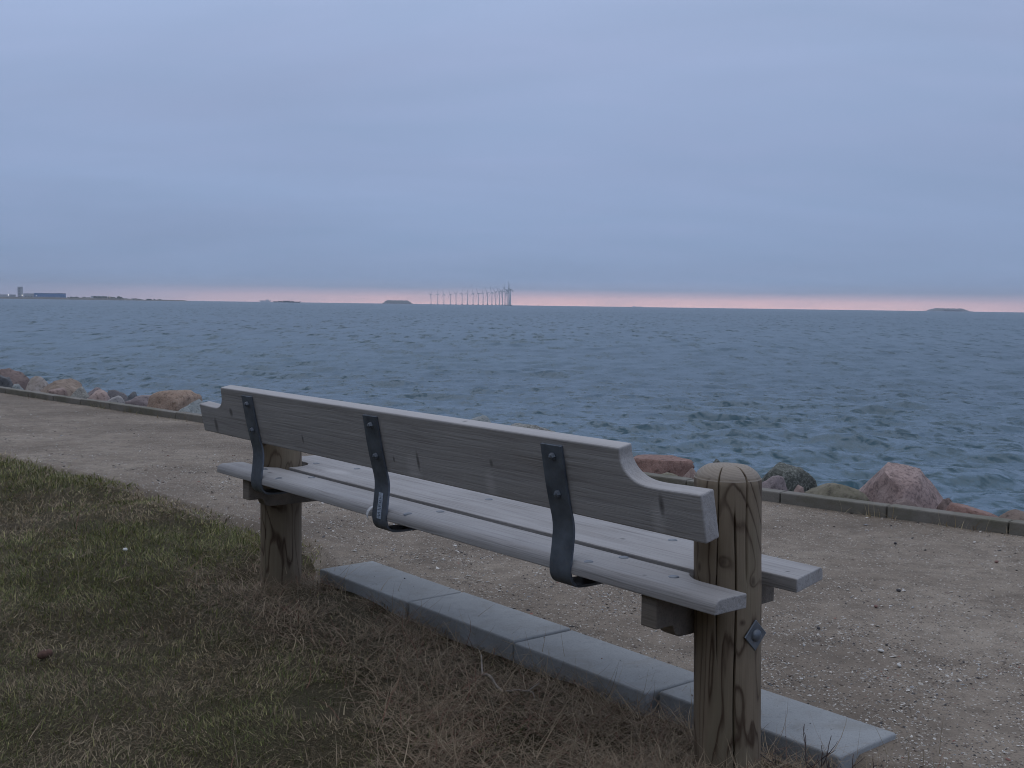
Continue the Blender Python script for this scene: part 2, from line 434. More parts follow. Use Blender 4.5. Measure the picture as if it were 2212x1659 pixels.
    fa = me.attributes.new('far', 'FLOAT', 'POINT'); t_ = np.clip((R - 22) / 60, 0, 1)
    fa.data.foreach_set('value', (t_ * t_ * (3 - 2 * t_)).astype(np.float32).ravel())
    alpha = np.sqrt(2 * var) * 0.42
    at.data.foreach_set('value', np.clip(np.sqrt(alpha), 0.08, 0.28).astype(np.float32).ravel())
    tag(link(bpy.data.objects.new('sea', me)), kind='structure')
build_sea()

# ------------------------------------------------------------------ land sheets
def sheet(name, s0, s1, ns, vf0, vf1, nv, zf, mat, wid=None):
    s = np.concatenate([np.linspace(s0, -1, 30)[:-1], np.linspace(-1, 17, ns), np.linspace(17, s1, 30)[1:]])
    t = np.linspace(0, 1, nv)
    if wid is not None: t = t ** wid
    S_, T = np.meshgrid(s, t, indexing='ij')
    a = vf0(S_); b_ = vf1(S_)
    Vv = b_ + (a - b_) * T
    X = S_ * D[0] + Vv * V[0]; Y = S_ * D[1] + Vv * V[1]
    Z = zf(X, Y, S_, Vv)
    ni, nj = X.shape
    idx = np.arange(ni * nj).reshape(ni, nj)
    q = np.stack([idx[:-1, :-1], idx[1:, :-1], idx[1:, 1:], idx[:-1, 1:]], -1).reshape(-1)
    me = np_mesh(name, np.stack([X, Y, Z], -1).reshape(-1, 3), q, 4, mat, True)
    me.flip_normals() if me.polygons[0].normal.z < 0 else None
    return tag(link(bpy.data.objects.new(name, me)), kind='structure')

def sand_mat():
    mt, nt, b = new_mat('sand_and_shell_gravel')
    co = nd(nt, 'ShaderNodeNewGeometry').outputs['Position']
    big = noise(nt, mapping(nt, co, (0.8, 0.8, 0.8)), 1.0, 5, 0.6)
    med = noise(nt, mapping(nt, co, (9, 9, 9)), 1.0, 6, 0.65)
    fine = noise(nt, mapping(nt, co, (150, 150, 150)), 1.0, 3, 0.7)
    c = ramp(nt, big, [(0.34, (0.165, 0.134, 0.104)), (0.5, (0.240, 0.198, 0.155)), (0.66, (0.335, 0.284, 0.226))])
    c = mix(nt, ramp(nt, med, [(0.35, 0.55), (0.55, 0.0)]), c, (0.135, 0.110, 0.086))
    c = mix(nt, ramp(nt, fine, [(0.32, 0.7), (0.47, 0.0)]), c, (0.10, 0.085, 0.07))
    for sc, thr, colr in ((95, 0.935, (0.47, 0.44, 0.39)), (150, 0.925, (0.44, 0.41, 0.36)), (120, 0.93, (0.07, 0.062, 0.055))):
        vo = nd(nt, 'ShaderNodeTexVoronoi'); vo.inputs['Scale'].default_value = sc
        nt.links.new(mapping(nt, co, (1, 1, 0.3), (sc, 0, 0)), vo.inputs['Vector'])
        sp = nd(nt, 'ShaderNodeSeparateXYZ'); nt.links.new(vo.outputs['Color'], sp.inputs[0])
        mk = math_node(nt, 'MULTIPLY', math_node(nt, 'GREATER_THAN', sp.outputs[0], thr), math_node(nt, 'LESS_THAN', vo.outputs['Distance'], 0.42))
        c = mix(nt, mk, c, colr)
    setc(nt, b, c); b.inputs['Roughness'].default_value = 0.9; b.inputs['Specular IOR Level'].default_value = 0.2
    bump(nt, b, math_node(nt, 'ADD', math_node(nt, 'MULTIPLY', med, 1.5), fine), 0.6, 0.008)
    return mt
M_SAND = sand_mat()

def soil_mat():
    mt, nt, b = new_mat('lawn_soil')
    co = nd(nt, 'ShaderNodeNewGeometry').outputs['Position']
    n1 = noise(nt, mapping(nt, co, (3, 3, 3)), 1.0, 5, 0.6)
    n2 = noise(nt, mapping(nt, co, (60, 60, 60)), 1.0, 4, 0.7)
    c = ramp(nt, n1, [(0.35, (0.115, 0.094, 0.062)), (0.65, (0.105, 0.098, 0.055))])
    c = mix(nt, ramp(nt, n2, [(0.45, 0.0), (0.65, 0.7)]), c, (0.17, 0.135, 0.085))
    setc(nt, b, c); b.inputs['Roughness'].default_value = 0.95; b.inputs['Specular IOR Level'].default_value = 0.1
    n5 = noise(nt, mapping(nt, co, (240, 240, 240)), 1.0, 3, 0.7)
    c = mix(nt, ramp(nt, n5, [(0.36, 0.8), (0.5, 0.0)]), c, (0.03, 0.027, 0.018)); c = mix(nt, ramp(nt, n5, [(0.55, 0.0), (0.68, 0.6)]), c, (0.24, 0.20, 0.13)); setc(nt, b, c)
    bump(nt, b, math_node(nt, 'ADD', n2, n5), 0.9, 0.02)
    return mt
M_SOIL = soil_mat()

def bank_mat():
    return stone('bank_rubble', (0.13, 0.11, 0.095), (0.22, 0.19, 0.165), (0.35, 0.33, 0.30), 0.4, 0.4)

sheet('gravel_path', -60, 120, 420, lambda s: vlawn(s) - 0.4, lambda s: vkerb(s) + 0.02, 200,
      lambda x, y, s, v: z_path(x, y) - 0.10 * np.clip((vlawn(s) + 0.0 - v) / 0.12, 0, 1), M_SAND)
sheet('lawn', -60, 120, 420, lambda s: np.full_like(s, -60.0), vlawn, 260,
      lambda x, y, s, v: (z_lawn(x, y) - 0.05 * np.clip(1 - (vlawn(s) - v) / 0.22, 0, 1) * ((s < 1.6) | (s > 4.15)) - 0.09 * ((s > 1.6) & (s < 4.15) & (v > 2.36))), M_SOIL, 2.6)
def z_bank(x, y, s, v):
    o = v - vkerb(s)
    return 0.02 - 0.44 * np.clip(o - 0.05, 0, 9) + 0.10 * (fbm(x * 2.3, y * 2.3, 4) - 0.6) * np.clip(o / 0.4, 0, 1)
sheet('shore_bank', -60, 120, 400, lambda s: vkerb(s) + 0.10, lambda s: vkerb(s) + 5.0, 60, z_bank, bank_mat())

# ------------------------------------------------------------------ kerb: row of concrete blocks
def bevel_box(sx, sy, sz, r=0.006, seg=2):
    bm = bmesh.new(); bmesh.ops.create_cube(bm, size=1.0)
    bmesh.ops.scale(bm, vec=(sx, sy, sz), verts=bm.verts)
    bmesh.ops.bevel(bm, geom=list(bm.edges), offset=r, segments=seg, profile=0.5, affect='EDGES')
    return bm
M_KERB = concrete('kerb_concrete', (0.215, 0.20, 0.175), moss=0.55, speck=0.55)
kerb = tag(empty('path_kerb', W(4, float(vkerb(4)), 0)), 'low mossy concrete kerb between the gravel path and the shore boulders', 'kerb')
L_BLK = 0.66
bm = bevel_box(L_BLK - 0.008, 0.098, 0.30, 0.008)
kb_me = bpy.data.meshes.new('kerb_block'); bm.to_mesh(kb_me); bm.free(); kb_me.materials.append(M_KERB)
s_ = 0.0; k_i = 0
while s_ < 20.5:
    slope = float(vkerb(s_ + 0.2) - vkerb(s_ - 0.2)) / 0.4
    o = bpy.data.objects.new('kerb_block', kb_me); link(o, kerb)
    cxk, cyk, _ = W(s_, float(vkerb(s_)) + 0.05)
    rz = math.atan2(D[1] + slope * V[1], D[0] + slope * V[0])
    o.matrix_parent_inverse = Matrix.Translation(kerb.location).inverted()
    o.location = (cxk + random.uniform(-.003, .003), cyk + random.uniform(-.003, .003), -0.088 + random.uniform(-.003, .003))
    o.rotation_euler = (random.uniform(-.012, .012), random.uniform(-.006, .006), rz + random.uniform(-.004, .004))
    s_ += L_BLK / math.sqrt(1 + slope * slope)

# ------------------------------------------------------------------ paving slabs under the bench
M_SLAB = concrete('slab_concrete', (0.325, 0.340, 0.345), speck=0.45)
slab_info = [(1.602, 2.217, 'concrete slab nearest the camera, beyond the front bench post, with bare twigs at its end'),
             (2.223, 2.836, 'concrete slab second from the near end, left of the front bench post'),
             (2.842, 3.462, 'concrete slab third from the near end of the row under the bench'),
             (3.468, 4.130, 'farthest concrete slab of the row, beside the rear bench post')]
for i, (a, b_, lab) in enumerate(slab_info):
    me = bevel_box(b_ - a - 0.003, 0.262, 0.10, 0.007, 3)
    lo = (random.uniform(-.006, .006), random.uniform(-.004, .004))
    o = from_bm('paving_slab', me, M_SLAB)
    x, y, _ = W((a + b_) / 2, 2.463 + (0.035 if i == 0 else 0.0) + (0.012, 0.0, 0.004, 0.0)[i], 0)
    o.location = (x, y, 0.0 + (0.0, -0.001, 0.002, 0.0)[i])
    o.rotation_euler = (random.uniform(-.006, .006), random.uniform(-.004, .004), math.atan2(D[1], D[0]) + (0.012, -0.008, 0.004, -0.006)[i])
    tag(o, lab, 'paving slab', 'concrete slabs laid in a row under the bench')

# ------------------------------------------------------------------ bench
bench = tag(empty('park_bench', W(3.03, 2.2, 0), math.atan2(-D[1], -D[0])),
            'weathered grey wooden bench with round posts and steel back straps, seen from behind', 'bench')
def L(s, v, z):                     # bench measurements -> bench-local coordinates
    return (3.03 - s, v - 2.2, z)
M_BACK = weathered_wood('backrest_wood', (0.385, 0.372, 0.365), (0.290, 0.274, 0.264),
    knots=[(L(1.843, 1.97, 0.695), (0.011, 0.05, 0.035)), (L(4.19, 1.97, 0.725), (0.018, 0.05, 0.022)), (L(2.88, 1.98, 0.68), (0.010, 0.05, 0.04)),
           (L(2.50, 1.98, 0.72), (0.010, 0.05, 0.014)), (L(3.02, 1.98, 0.67), (0.008, 0.05, 0.012)), (L(3.62, 1.98, 0.675), (0.008, 0.05, 0.02)), (L(4.36, 1.97, 0.655), (0.02, 0.05, 0.04)),
           (L(2.63, 1.97, 0.823), (0.012, 0.012, 0.01))],
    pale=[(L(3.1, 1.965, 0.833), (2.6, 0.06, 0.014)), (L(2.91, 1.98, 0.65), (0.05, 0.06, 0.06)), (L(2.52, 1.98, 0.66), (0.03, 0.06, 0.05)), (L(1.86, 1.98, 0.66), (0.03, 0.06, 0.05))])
M_SEAT = weathered_wood('seat_wood', (0.355, 0.345, 0.340), (0.258, 0.243, 0.233),
    knots=[(L(1.95, 2.03, 0.49), (0.007, 0.008, 0.02)), (L(2.30, 2.30, 0.495), (0.012, 0.01, 0.02)), (L(4.02, 2.05, 0.495), (0.02, 0.010, 0.02)), (L(1.76, 2.36, 0.495), (0.010, 0.007, 0.02))],
    pale=[(L(3.9, 2.28, 0.49), (0.10, 0.05, 0.05))], lines=0.62)
M_BEAM = weathered_wood('beam_wood', (0.22, 0.19, 0.16), (0.14, 0.12, 0.10))
M_STRAP = galvanised('strap_steel', (0.125, 0.148, 0.180), 0.40)
M_BOLT = galvanised('bolt_steel', (0.135, 0.155, 0.18), 0.35)

def prism(outline, place, t0, t1):
    """outline of (a, b) points, extruded between two offsets; place(a, b, t) -> xyz"""
    bm = bmesh.new()
    lo = [bm.verts.new(place(a, b, t0)) for a, b in outline]
    hi = [bm.verts.new(place(a, b, t1)) for a, b in outline]
    n = len(outline)
    f0 = bm.faces.new(lo); f1 = bm.faces.new(hi[::-1])
    for i in range(n):
        bm.faces.new((lo[i], hi[i], hi[(i + 1) % n], lo[(i + 1) % n]))
    bmesh.ops.recalc_face_normals(bm, faces=bm.faces)
    return bm, lo, hi

def smooth_curve(pts, n=6):
    """Catmull-Rom through the points"""
    out = []
    P = [np.array(p, float) for p in pts]
    P = [2 * P[0] - P[1]] + P + [2 * P[-1] - P[-2]]
    for i in range(1, len(P) - 2):
        for k in range(n):
            t = k / n
            out.append(tuple(0.5 * (2 * P[i] + (P[i + 1] - P[i - 1]) * t + (2 * P[i - 1] - 5 * P[i] + 4 * P[i + 1] - P[i + 2]) * t * t + (3 * P[i] - P[i - 1] - 3 * P[i + 1] + P[i + 2]) * t ** 3)))
    out.append(tuple(P[-2]))
    return out

# backrest: one wide board with scooped shoulders, leaning back on the straps
rc = smooth_curve([(1.966, 0.822), (1.967, 0.792), (1.955, 0.766), (1.933, 0.748), (1.903, 0.738), (1.863, 0.735), (1.787, 0.737), (1.713, 0.739)], 4)
lc = smooth_curve([(4.492, 0.737), (4.384, 0.733), (4.319, 0.734), (4.278, 0.750), (4.256, 0.778), (4.246, 0.822)], 4)
outline = rc + [(1.714, 0.620), (4.494, 0.621)] + lc
BK = lambda z: 1.986 - 0.217 * (z - 0.629)
bm, lo, hi = prism(outline, lambda a, b, t: L(a, BK(b) + t * 0.977, b + t * 0.21), 0.0, 0.049)
sharp = [e for e in bm.edges if len(e.link_faces) == 2 and e.calc_face_angle(0) > 0.6]
bmesh.ops.bevel(bm, geom=sharp, offset=0.005, segments=3, profile=0.5, affect='EDGES')
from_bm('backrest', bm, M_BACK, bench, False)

# seat planks: slotted round the posts, the rear one rounded along its back edge
def arc(cs, cv, r, a0, a1, n=8):
    return [(cs + r * math.cos(math.radians(a0 + (a1 - a0) * i / n)), cv + r * math.sin(math.radians(a0 + (a1 - a0) * i / n))) for i in range(n + 1)]
rear = [(1.680, 1.985), (4.368, 1.985), (4.368, 2.100), (4.215, 2.100)] + \
       [p for p in arc(4.215, 2.205, 0.105, 268, 215.5, 8)][1:] + [p for p in arc(1.815, 2.205, 0.105, 324.5, 272, 8)] + [(1.680, 2.099)]
bm, lo, hi = prism(rear, lambda a, b, t: L(a, b, t), 0.459, 0.495)
bm.edges.ensure_lookup_table()
e_round = [e for e in bm.edges if all(abs(w.co.y - (1.985 - 2.2)) < 1e-4 and abs(w.co.z - 0.495) < 1e-4 for w in e.verts)]
bmesh.ops.bevel(bm, geom=e_round, offset=0.024, segments=7, profile=0.5, affect='EDGES')
sharp = [e for e in bm.edges if len(e.link_faces) == 2 and e.calc_face_angle(0) > 0.9]
bmesh.ops.bevel(bm, geom=sharp, offset=0.003, segments=2, profile=0.5, affect='EDGES')
from_bm('seat_plank', bm, M_SEAT, bench)
front = [(1.742, 2.487), (1.695, 2.312), (1.815, 2.312)] + arc(1.815, 2.205, 0.107, 82, -14, 10) + \
        arc(4.215, 2.205, 0.107, 194, 98, 10) + [(4.215, 2.312), (4.38, 2.312), (4.38, 2.487)]
bm, lo, hi = prism(front, lambda a, b, t: L(a, b, t), 0.459, 0.495)
e_round = [e for e in bm.edges if all(abs(w.co.y - (2.487 - 2.2)) < 1e-4 and abs(w.co.z - 0.495) < 1e-4 for w in e.verts)]
bmesh.ops.bevel(bm, geom=e_round, offset=0.020, segments=6, profile=0.5, affect='EDGES')
sharp = [e for e in bm.edges if len(e.link_faces) == 2 and e.calc_face_angle(0) > 0.9]
bmesh.ops.bevel(bm, geom=sharp, offset=0.003, segments=2, profile=0.5, affect='EDGES')
from_bm('seat_plank', bm, M_SEAT, bench)

# posts: turned logs with chamfered tops and drying cracks
def make_post(cs, lean, top, cracks, mat, seed):
    """cracks: (angle, z0, z1, depth, width in radians)"""
    rg = np.random.default_rng(seed)
    zs = np.concatenate([np.linspace(-0.25, top - 0.034, 72), np.linspace(top - 0.032, top - 0.004, 8)])
    base = list(np.linspace(0, 2 * math.pi, 73)[:-1])
    for c in cracks:
        base += [c[0] - c[4] * 1.05, c[0] - c[4] * 0.45, c[0], c[0] + c[4] * 0.45, c[0] + c[4] * 1.05]
    base = sorted(set(round(a % (2 * math.pi), 5) for a in base))
    verts = []
    for z in zs:
        t = max(0.0, (z - (top - 0.034)) / 0.034)
        R = 0.085 if z < top - 0.0335 else 0.083 * (1 - 0.10 * t - 0.36 * t ** 2.2)
        for a in base:
            r = R * (1 + 0.010 * math.sin(a * 2 + seed) + 0.006 * math.sin(3 * a + 4 * z + seed))
            r += 0.0012 * (float(vnoise(a * 6 + seed * 9, z * 7)) - 0.5)
            for (ca, z0, z1, dep, w) in cracks:
                wob = 0.035 * math.sin(z * 11 + ca * 3)
                dd = abs((a - ca + math.pi) % (2 * math.pi) - math.pi)
                if dd < w and z0 < z < z1:
                    env = min(1, (z - z0) / 0.05, (z1 - z) / 0.08) if z1 < top else min(1, (z - z0) / 0.05)
                    r -= dep * max(0, 1 - dd / w) * env
            aa = a
            for (ca, z0, z1, dep, w) in cracks:
                dd = abs((a - ca + math.pi) % (2 * math.pi) - math.pi)
                if dd < 0.16: aa += 0.045 * math.sin(z * 10 + ca * 5) * (1 - dd / 0.16)
            verts.append((3.03 - (cs + lean * z) + r * math.cos(aa), r * math.sin(aa), z))
    n = len(base); faces = []
    for i in range(len(zs) + 1):
        for j in range(n):
            faces.append((i * n + j, i * n + (j + 1) % n, (i + 1) * n + (j + 1) % n, (i + 1) * n + j))
    n_ring = len(zs)
    for (rr, dz) in ((0.034, 0.002), (0.016, 0.004)):
        for a in base: verts.append((3.03 - (cs + lean * top) + rr * math.cos(a), rr * math.sin(a), top + dz - 0.003))
    verts.append((3.03 - (cs + lean * top), 0, top + 0.002)); ci = len(verts) - 1
    for j in range(n): faces.append(((len(zs) + 1) * n + j, (len(zs) + 1) * n + (j + 1) % n, ci))
    # own origin at the foot of the post so its wood pattern follows the log
    ox = 3.03 - cs
    verts = [(x - ox, y, z) for x, y, z in verts]
    o = mesh_obj('post', verts, faces, mat, bench, True)
    o.location = (ox, 0, 0)
    return o
def pk(s, v, z, cs): return (cs - s, v - 2.2, z)
kn2 = [(pk(1.781, 2.129, 0.548, 1.8085), (0.022, 0.03, 0.030), 0.075), (pk(1.740, 2.197, 0.497, 1.8085), (0.02, 0.02, 0.028), 0.07),
       (pk(1.848, 2.118, 0.523, 1.8085), (0.016, 0.02, 0.030), 0.06), (pk(1.744, 2.165, 0.397, 1.8085), (0.016, 0.02, 0.018), 0.05)]
M_POST2 = post_wood('post_wood_front', kn2, (1.3, 4.1, 0.2))
M_POST1 = post_wood('post_wood_rear', [], (6.3, 1.1, 3.2))
aA = math.atan2(-0.078, 0.034); aB = math.atan2(-0.022, 0.081); aC = math.atan2(-0.052, 0.068)
post2 = make_post(1.8085, 0.034, 0.778, [(aA, 0.30, 0.9, 0.022, 0.026), (aB, 0.50, 0.9, 0.028, 0.034), (aC, -0.2, 0.68, 0.034, 0.036), (aC + 1.7, 0.1, 0.7, 0.02, 0.03)], M_POST2, 3)
post1 = make_post(4.215, 0.0, 0.770, [(math.atan2(-0.082, 0.018), -0.2, 0.42, 0.016, 0.024), (math.atan2(-0.06, -0.06), 0.0, 0.6, 0.012, 0.02)], M_POST1, 8)

def dome(r, h, n=16, rings=4):
    vs, fs = [], []
    for i in range(rings + 1):
        a = i / rings * math.pi / 2
        rr, zz = r * math.cos(a), h * math.sin(a)
        if i == rings: vs.append((0, 0, h)); break
        for j in range(n): vs.append((rr * math.cos(2 * math.pi * j / n), rr * math.sin(2 * math.pi * j / n), zz))
    for i in range(rings - 1):
        for j in range(n): fs.append((i * n + j, i * n + (j + 1) % n, (i + 1) * n + (j + 1) % n, (i + 1) * n + j))
    c = len(vs) - 1
    for j in range(n): fs.append(((rings - 1) * n + j, (rings - 1) * n + (j + 1) % n, c))
    me = bpy.data.meshes.new('bolt_head'); me.from_pydata(vs, [], fs); me.update()
    me.polygons.foreach_set('use_smooth', [True] * len(me.polygons))
    return me
bolt_me = dome(0.0145, 0.0045); bolt_me.materials.append(M_BOLT)
nut_me = dome(0.0115, 0.014, 6, 2); nut_me.materials.append(M_BOLT)
for p in nut_me.polygons: p.use_smooth = False
big_me = dome(0.016, 0.010, 20, 5); big_me.materials.append(M_BOLT)

# diamond washer and coach bolt through the front post
plate_bm = bevel_box(0.005, 0.056, 0.056, 0.0015, 1)
plate = from_bm('bolt_plate', plate_bm, M_BOLT, post2)
plate.location = (0.074, 0.003, 0.362); plate.rotation_euler = (math.radians(45), 0, math.radians(-3))
bb = bpy.data.objects.new('coach_bolt', big_me); link(bb, post2)
bb.location = (0.0775, 0.003, 0.362); bb.rotation_euler = (0, math.radians(90), math.radians(-3))

# seat bolts
for (s, v) in [(2.201, 2.405), (3.043, 2.385), (3.92, 2.388), (4.142, 2.325), (2.123, 2.128), (2.143, 2.016), (1.894, 2.077),
               (2.951, 2.113), (2.984, 2.008), (3.817, 2.123), (3.874, 2.012), (4.113, 2.072)]:
    o = bpy.data.objects.new('seat_bolt', bolt_me); link(o, bench)
    o.location = L(s, v, 0.4945 if v > 2.02 else 0.4935)
    if v < 2.02: o.rotation_euler = (math.radians(8), 0, 0)

# steel straps: up the back of the board, round the rear plank and under the seat
prof = smooth_curve([(1.940, 0.804), (1.960, 0.701), (1.978, 0.629), (1.986, 0.600), (1.9895, 0.570), (1.9865, 0.530), (1.9805, 0.478), (1.9815, 0.452),
                     (1.989, 0.434), (2.004, 0.422), (2.030, 0.4175), (2.10, 0.4165), (2.30, 0.4165), (2.46, 0.4165)], 5)
def make_strap(sm, w):
    P = np.array(prof); T = np.gradient(P, axis=0); T /= np.linalg.norm(T, axis=1)[:, None]
    Nn = np.stack([-T[:, 1], T[:, 0]], 1)       # towards the board
    bm = bmesh.new(); th_ = 0.008
    rows = []
    for (p, n) in zip(P, Nn):
        q = p + n * th_
        rows.append([bm.verts.new(L(sm - w / 2, p[0], p[1])), bm.verts.new(L(sm + w / 2, p[0], p[1])),
                     bm.verts.new(L(sm + w / 2, q[0], q[1])), bm.verts.new(L(sm - w / 2, q[0], q[1]))])
    for a, b_ in zip(rows[:-1], rows[1:]):
        for j in range(4): bm.faces.new((a[j], a[(j + 1) % 4], b_[(j + 1) % 4], b_[j]))
    bm.faces.new(rows[0]); bm.faces.new(rows[-1][::-1])
    bmesh.ops.recalc_face_normals(bm, faces=bm.faces)
    long_e = [e for e in bm.edges if len(e.link_faces) == 2 and e.calc_face_angle(0) > 0.9]
    bmesh.ops.bevel(bm, geom=long_e, offset=0.0012, segments=2, profile=0.5, affect='EDGES')
    st = from_bm('back_strap', bm, M_STRAP, bench)
    for (v, z) in ((1.9445, 0.774), (1.9655, 0.672)):
        o = bpy.data.objects.new('strap_bolt', nut_me); link(o, st)
        o.location = L(sm - 0.006, v, z); o.rotation_euler = (math.radians(90 + 12), 0, 0)
    bt = from_bm('under_seat_batten', bevel_box(0.06, 0.36, 0.034, 0.004), M_BEAM, bench)
    bt.location = L(sm, 2.27, 0.4418)
    return st
straps = [make_strap(sm, 0.083) for sm in (2.216, 3.113, 4.005)]

# worn sticker on the middle strap
M_STICK = plain('sticker_paper', (0.36, 0.42, 0.50), 0.6, 0.35, 90)
M_INK = plain('sticker_ink', (0.10, 0.13, 0.18), 0.6)
def strap_pt(z):
    P = np.array(prof); return float(np.interp(z, P[::-1, 1][5:], P[::-1, 0][5:])) if False else float(np.interp(-z, -P[:48, 1], P[:48, 0]))
def on_strap(sm, z, off): return L(sm, strap_pt(z) - off, z)
vs, fs = [], []
zz = np.linspace(0.462, 0.548, 12)
for z in zz:
    vs += [on_strap(3.098, z, 0.0008), on_strap(3.124, z, 0.0008)]
for i in range(11): fs.append((2 * i, 2 * i + 1, 2 * i + 3, 2 * i + 2))
stk = mesh_obj('sticker', vs, fs, M_STICK, straps[1])
def stroke(vs, fs, a, b_, w):
    """flat pen stroke between (across, z) points on the sticker"""
    dx, dz = b_[0] - a[0], b_[1] - a[1]; l = math.hypot(dx, dz); nx, nz = -dz / l * w / 2, dx / l * w / 2
    i = len(vs)
    for (x, z) in ((a[0] - nx, a[1] - nz), (a[0] + nx, a[1] + nz), (b_[0] + nx, b_[1] + nz), (b_[0] - nx, b_[1] - nz)):
        vs.append(on_strap(x, z, 0.0014))
    fs.append((i, i + 1, i + 2, i + 3))
vs, fs = [], []
for a, b_ in [((3.120, .470), (3.102, .474)), ((3.102, .474), (3.120, .481)), ((3.120, .481), (3.102, .485)), ((3.121, .490), (3.102, .497)),
              ((3.119, .502), (3.119, .510)), ((3.119, .502), (3.104, .503)), ((3.111, .502), (3.111, .509)), ((3.118, .515), (3.104, .517)),
              ((3.118, .522), (3.105, .520)), ((3.117, .528), (3.106, .530)), ((3.112, .528), (3.112, .534))]:
    stroke(vs, fs, a, b_, 0.0022)
mesh_obj('sticker_lettering', vs, fs, M_INK, straps[1])
# loose strip of white tape hanging on the plank edge beside that strap
tape = []
tf = []
for i, (s, v, z) in enumerate([(3.155, 1.985, 0.497), (3.160, 1.979, 0.492), (3.168, 1.973, 0.480), (3.171, 1.971, 0.468), (3.168, 1.972, 0.456), (3.160, 1.975, 0.447)]):
    w_ = [0.006, 0.008, 0.008, 0.007, 0.005, 0.002][i]
    tape += [L(s - w_, v - 0.001, z), L(s + w_, v, z)]
    if i: tf.append((2 * i - 2, 2 * i - 1, 2 * i + 1, 2 * i))
tp = mesh_obj('tape_strip', tape, tf, plain('white_tape', (0.62, 0.63, 0.64), 0.6, 0.1), straps[1])

# cross beams bolted to the posts under the planks
def make_beam(s0, s1):
    pr = [(2.006, 0.458), (2.006, 0.374), (2.066, 0.374), (2.072, 0.362), (2.078, 0.350), (2.092, 0.342), (2.110, 0.341), (2.375, 0.341), (2.392, 0.344), (2.404, 0.356), (2.412, 0.372), (2.47, 0.374), (2.47, 0.458)]
    bm, lo, hi = prism(pr, lambda a, b_, t: L(t, a, b_), s0, s1)
    sharp = [e for e in bm.edges if len(e.link_faces) == 2 and e.calc_face_angle(0) > 0.8]
    bmesh.ops.bevel(bm, geom=sharp, offset=0.003, segments=2, profile=0.5, affect='EDGES')
    return from_bm('crossbeam', bm, M_BEAM, bench)
make_beam(1.884, 1.937); make_beam(4.118, 4.172)

# ------------------------------------------------------------------ shore boulders
STONE = {
    'plum': stone('stone_plum', (0.155, 0.118, 0.108), (0.225, 0.172, 0.155), (0.30, 0.22, 0.19), 0.35),
    'slate': stone('stone_slate', (0.085, 0.09, 0.10), (0.135, 0.14, 0.145), (0.20, 0.20, 0.20), 0.3),
    'greygreen': stone('stone_greygreen', (0.20, 0.225, 0.22), (0.31, 0.325, 0.32), (0.14, 0.15, 0.15), 0.5, 1.2, 0.3),
    'tanwhite': stone('stone_tanwhite', (0.25, 0.205, 0.165), (0.36, 0.315, 0.285), (0.52, 0.49, 0.46), 0.4),
    'tan': stone('stone_tan', (0.22, 0.165, 0.125), (0.32, 0.255, 0.205), (0.18, 0.13, 0.10), 0.4),
    'rose': stone('stone_rose', (0.225, 0.16, 0.138), (0.30, 0.225, 0.198), (0.42, 0.33, 0.29), 0.35),
    'speckle': stone('stone_speckled', (0.15, 0.145, 0.13), (0.24, 0.235, 0.21), (0.40, 0.40, 0.37), 0.7, 0.7, 0.3),
    'mauve': stone('stone_mauve', (0.20, 0.165, 0.165), (0.27, 0.225, 0.225), (0.32, 0.28, 0.27), 0.3),
    'palepink': stone('stone_palepink', (0.37, 0.275, 0.24), (0.46, 0.36, 0.32), (0.30, 0.22, 0.20), 0.3),
    'darkgrey': stone('stone_darkgrey', (0.13, 0.12, 0.12), (0.19, 0.175, 0.175), (0.25, 0.24, 0.23), 0.3),
    'lightgrey': stone('stone_lightgrey', (0.27, 0.255, 0.245), (0.35, 0.335, 0.325), (0.22, 0.20, 0.20), 0.3),
    'orange': stone('stone_orange', (0.235, 0.155, 0.110), (0.315, 0.230, 0.175), (0.40, 0.34, 0.28), 0.45, 0.8),
    'olive': stone('stone_olive', (0.155, 0.138, 0.10), (0.235, 0.21, 0.155), (0.13, 0.135, 0.08), 0.5, 0.7),
    'red': stone('stone_red', (0.20, 0.115, 0.092), (0.28, 0.175, 0.145), (0.38, 0.28, 0.24), 0.35),
    'blackspeck': stone('stone_dark_speckled', (0.060, 0.065, 0.055), (0.105, 0.11, 0.095), (0.24, 0.25, 0.22), 0.75, 0.6),
    'pink': stone('stone_pink_granite', (0.29, 0.205, 0.182), (0.42, 0.325, 0.295), (0.15, 0.11, 0.105), 0.75, 0.5),
    'brown': stone('stone_brown', (0.16, 0.12, 0.095), (0.22, 0.17, 0.14), (0.27, 0.22, 0.19), 0.3),
}
ICO = bmesh.new(); bmesh.ops.create_icosphere(ICO, subdivisions=4, radius=1.0)
ICO_V = np.array([v.co[:] for v in ICO.verts]); ICO_F = np.array([[v.index for v in f.verts] for f in ICO.faces]); ICO.free()
def n3(P, f, seed):
    return (vnoise(P[:, 0] * f + seed * 3.7, P[:, 1] * f + seed) + vnoise(P[:, 1] * f + 31 + seed, P[:, 2] * f + seed * 1.9) + vnoise(P[:, 2] * f + 57, P[:, 0] * f + seed * 2.3)) / 3 - 0.5
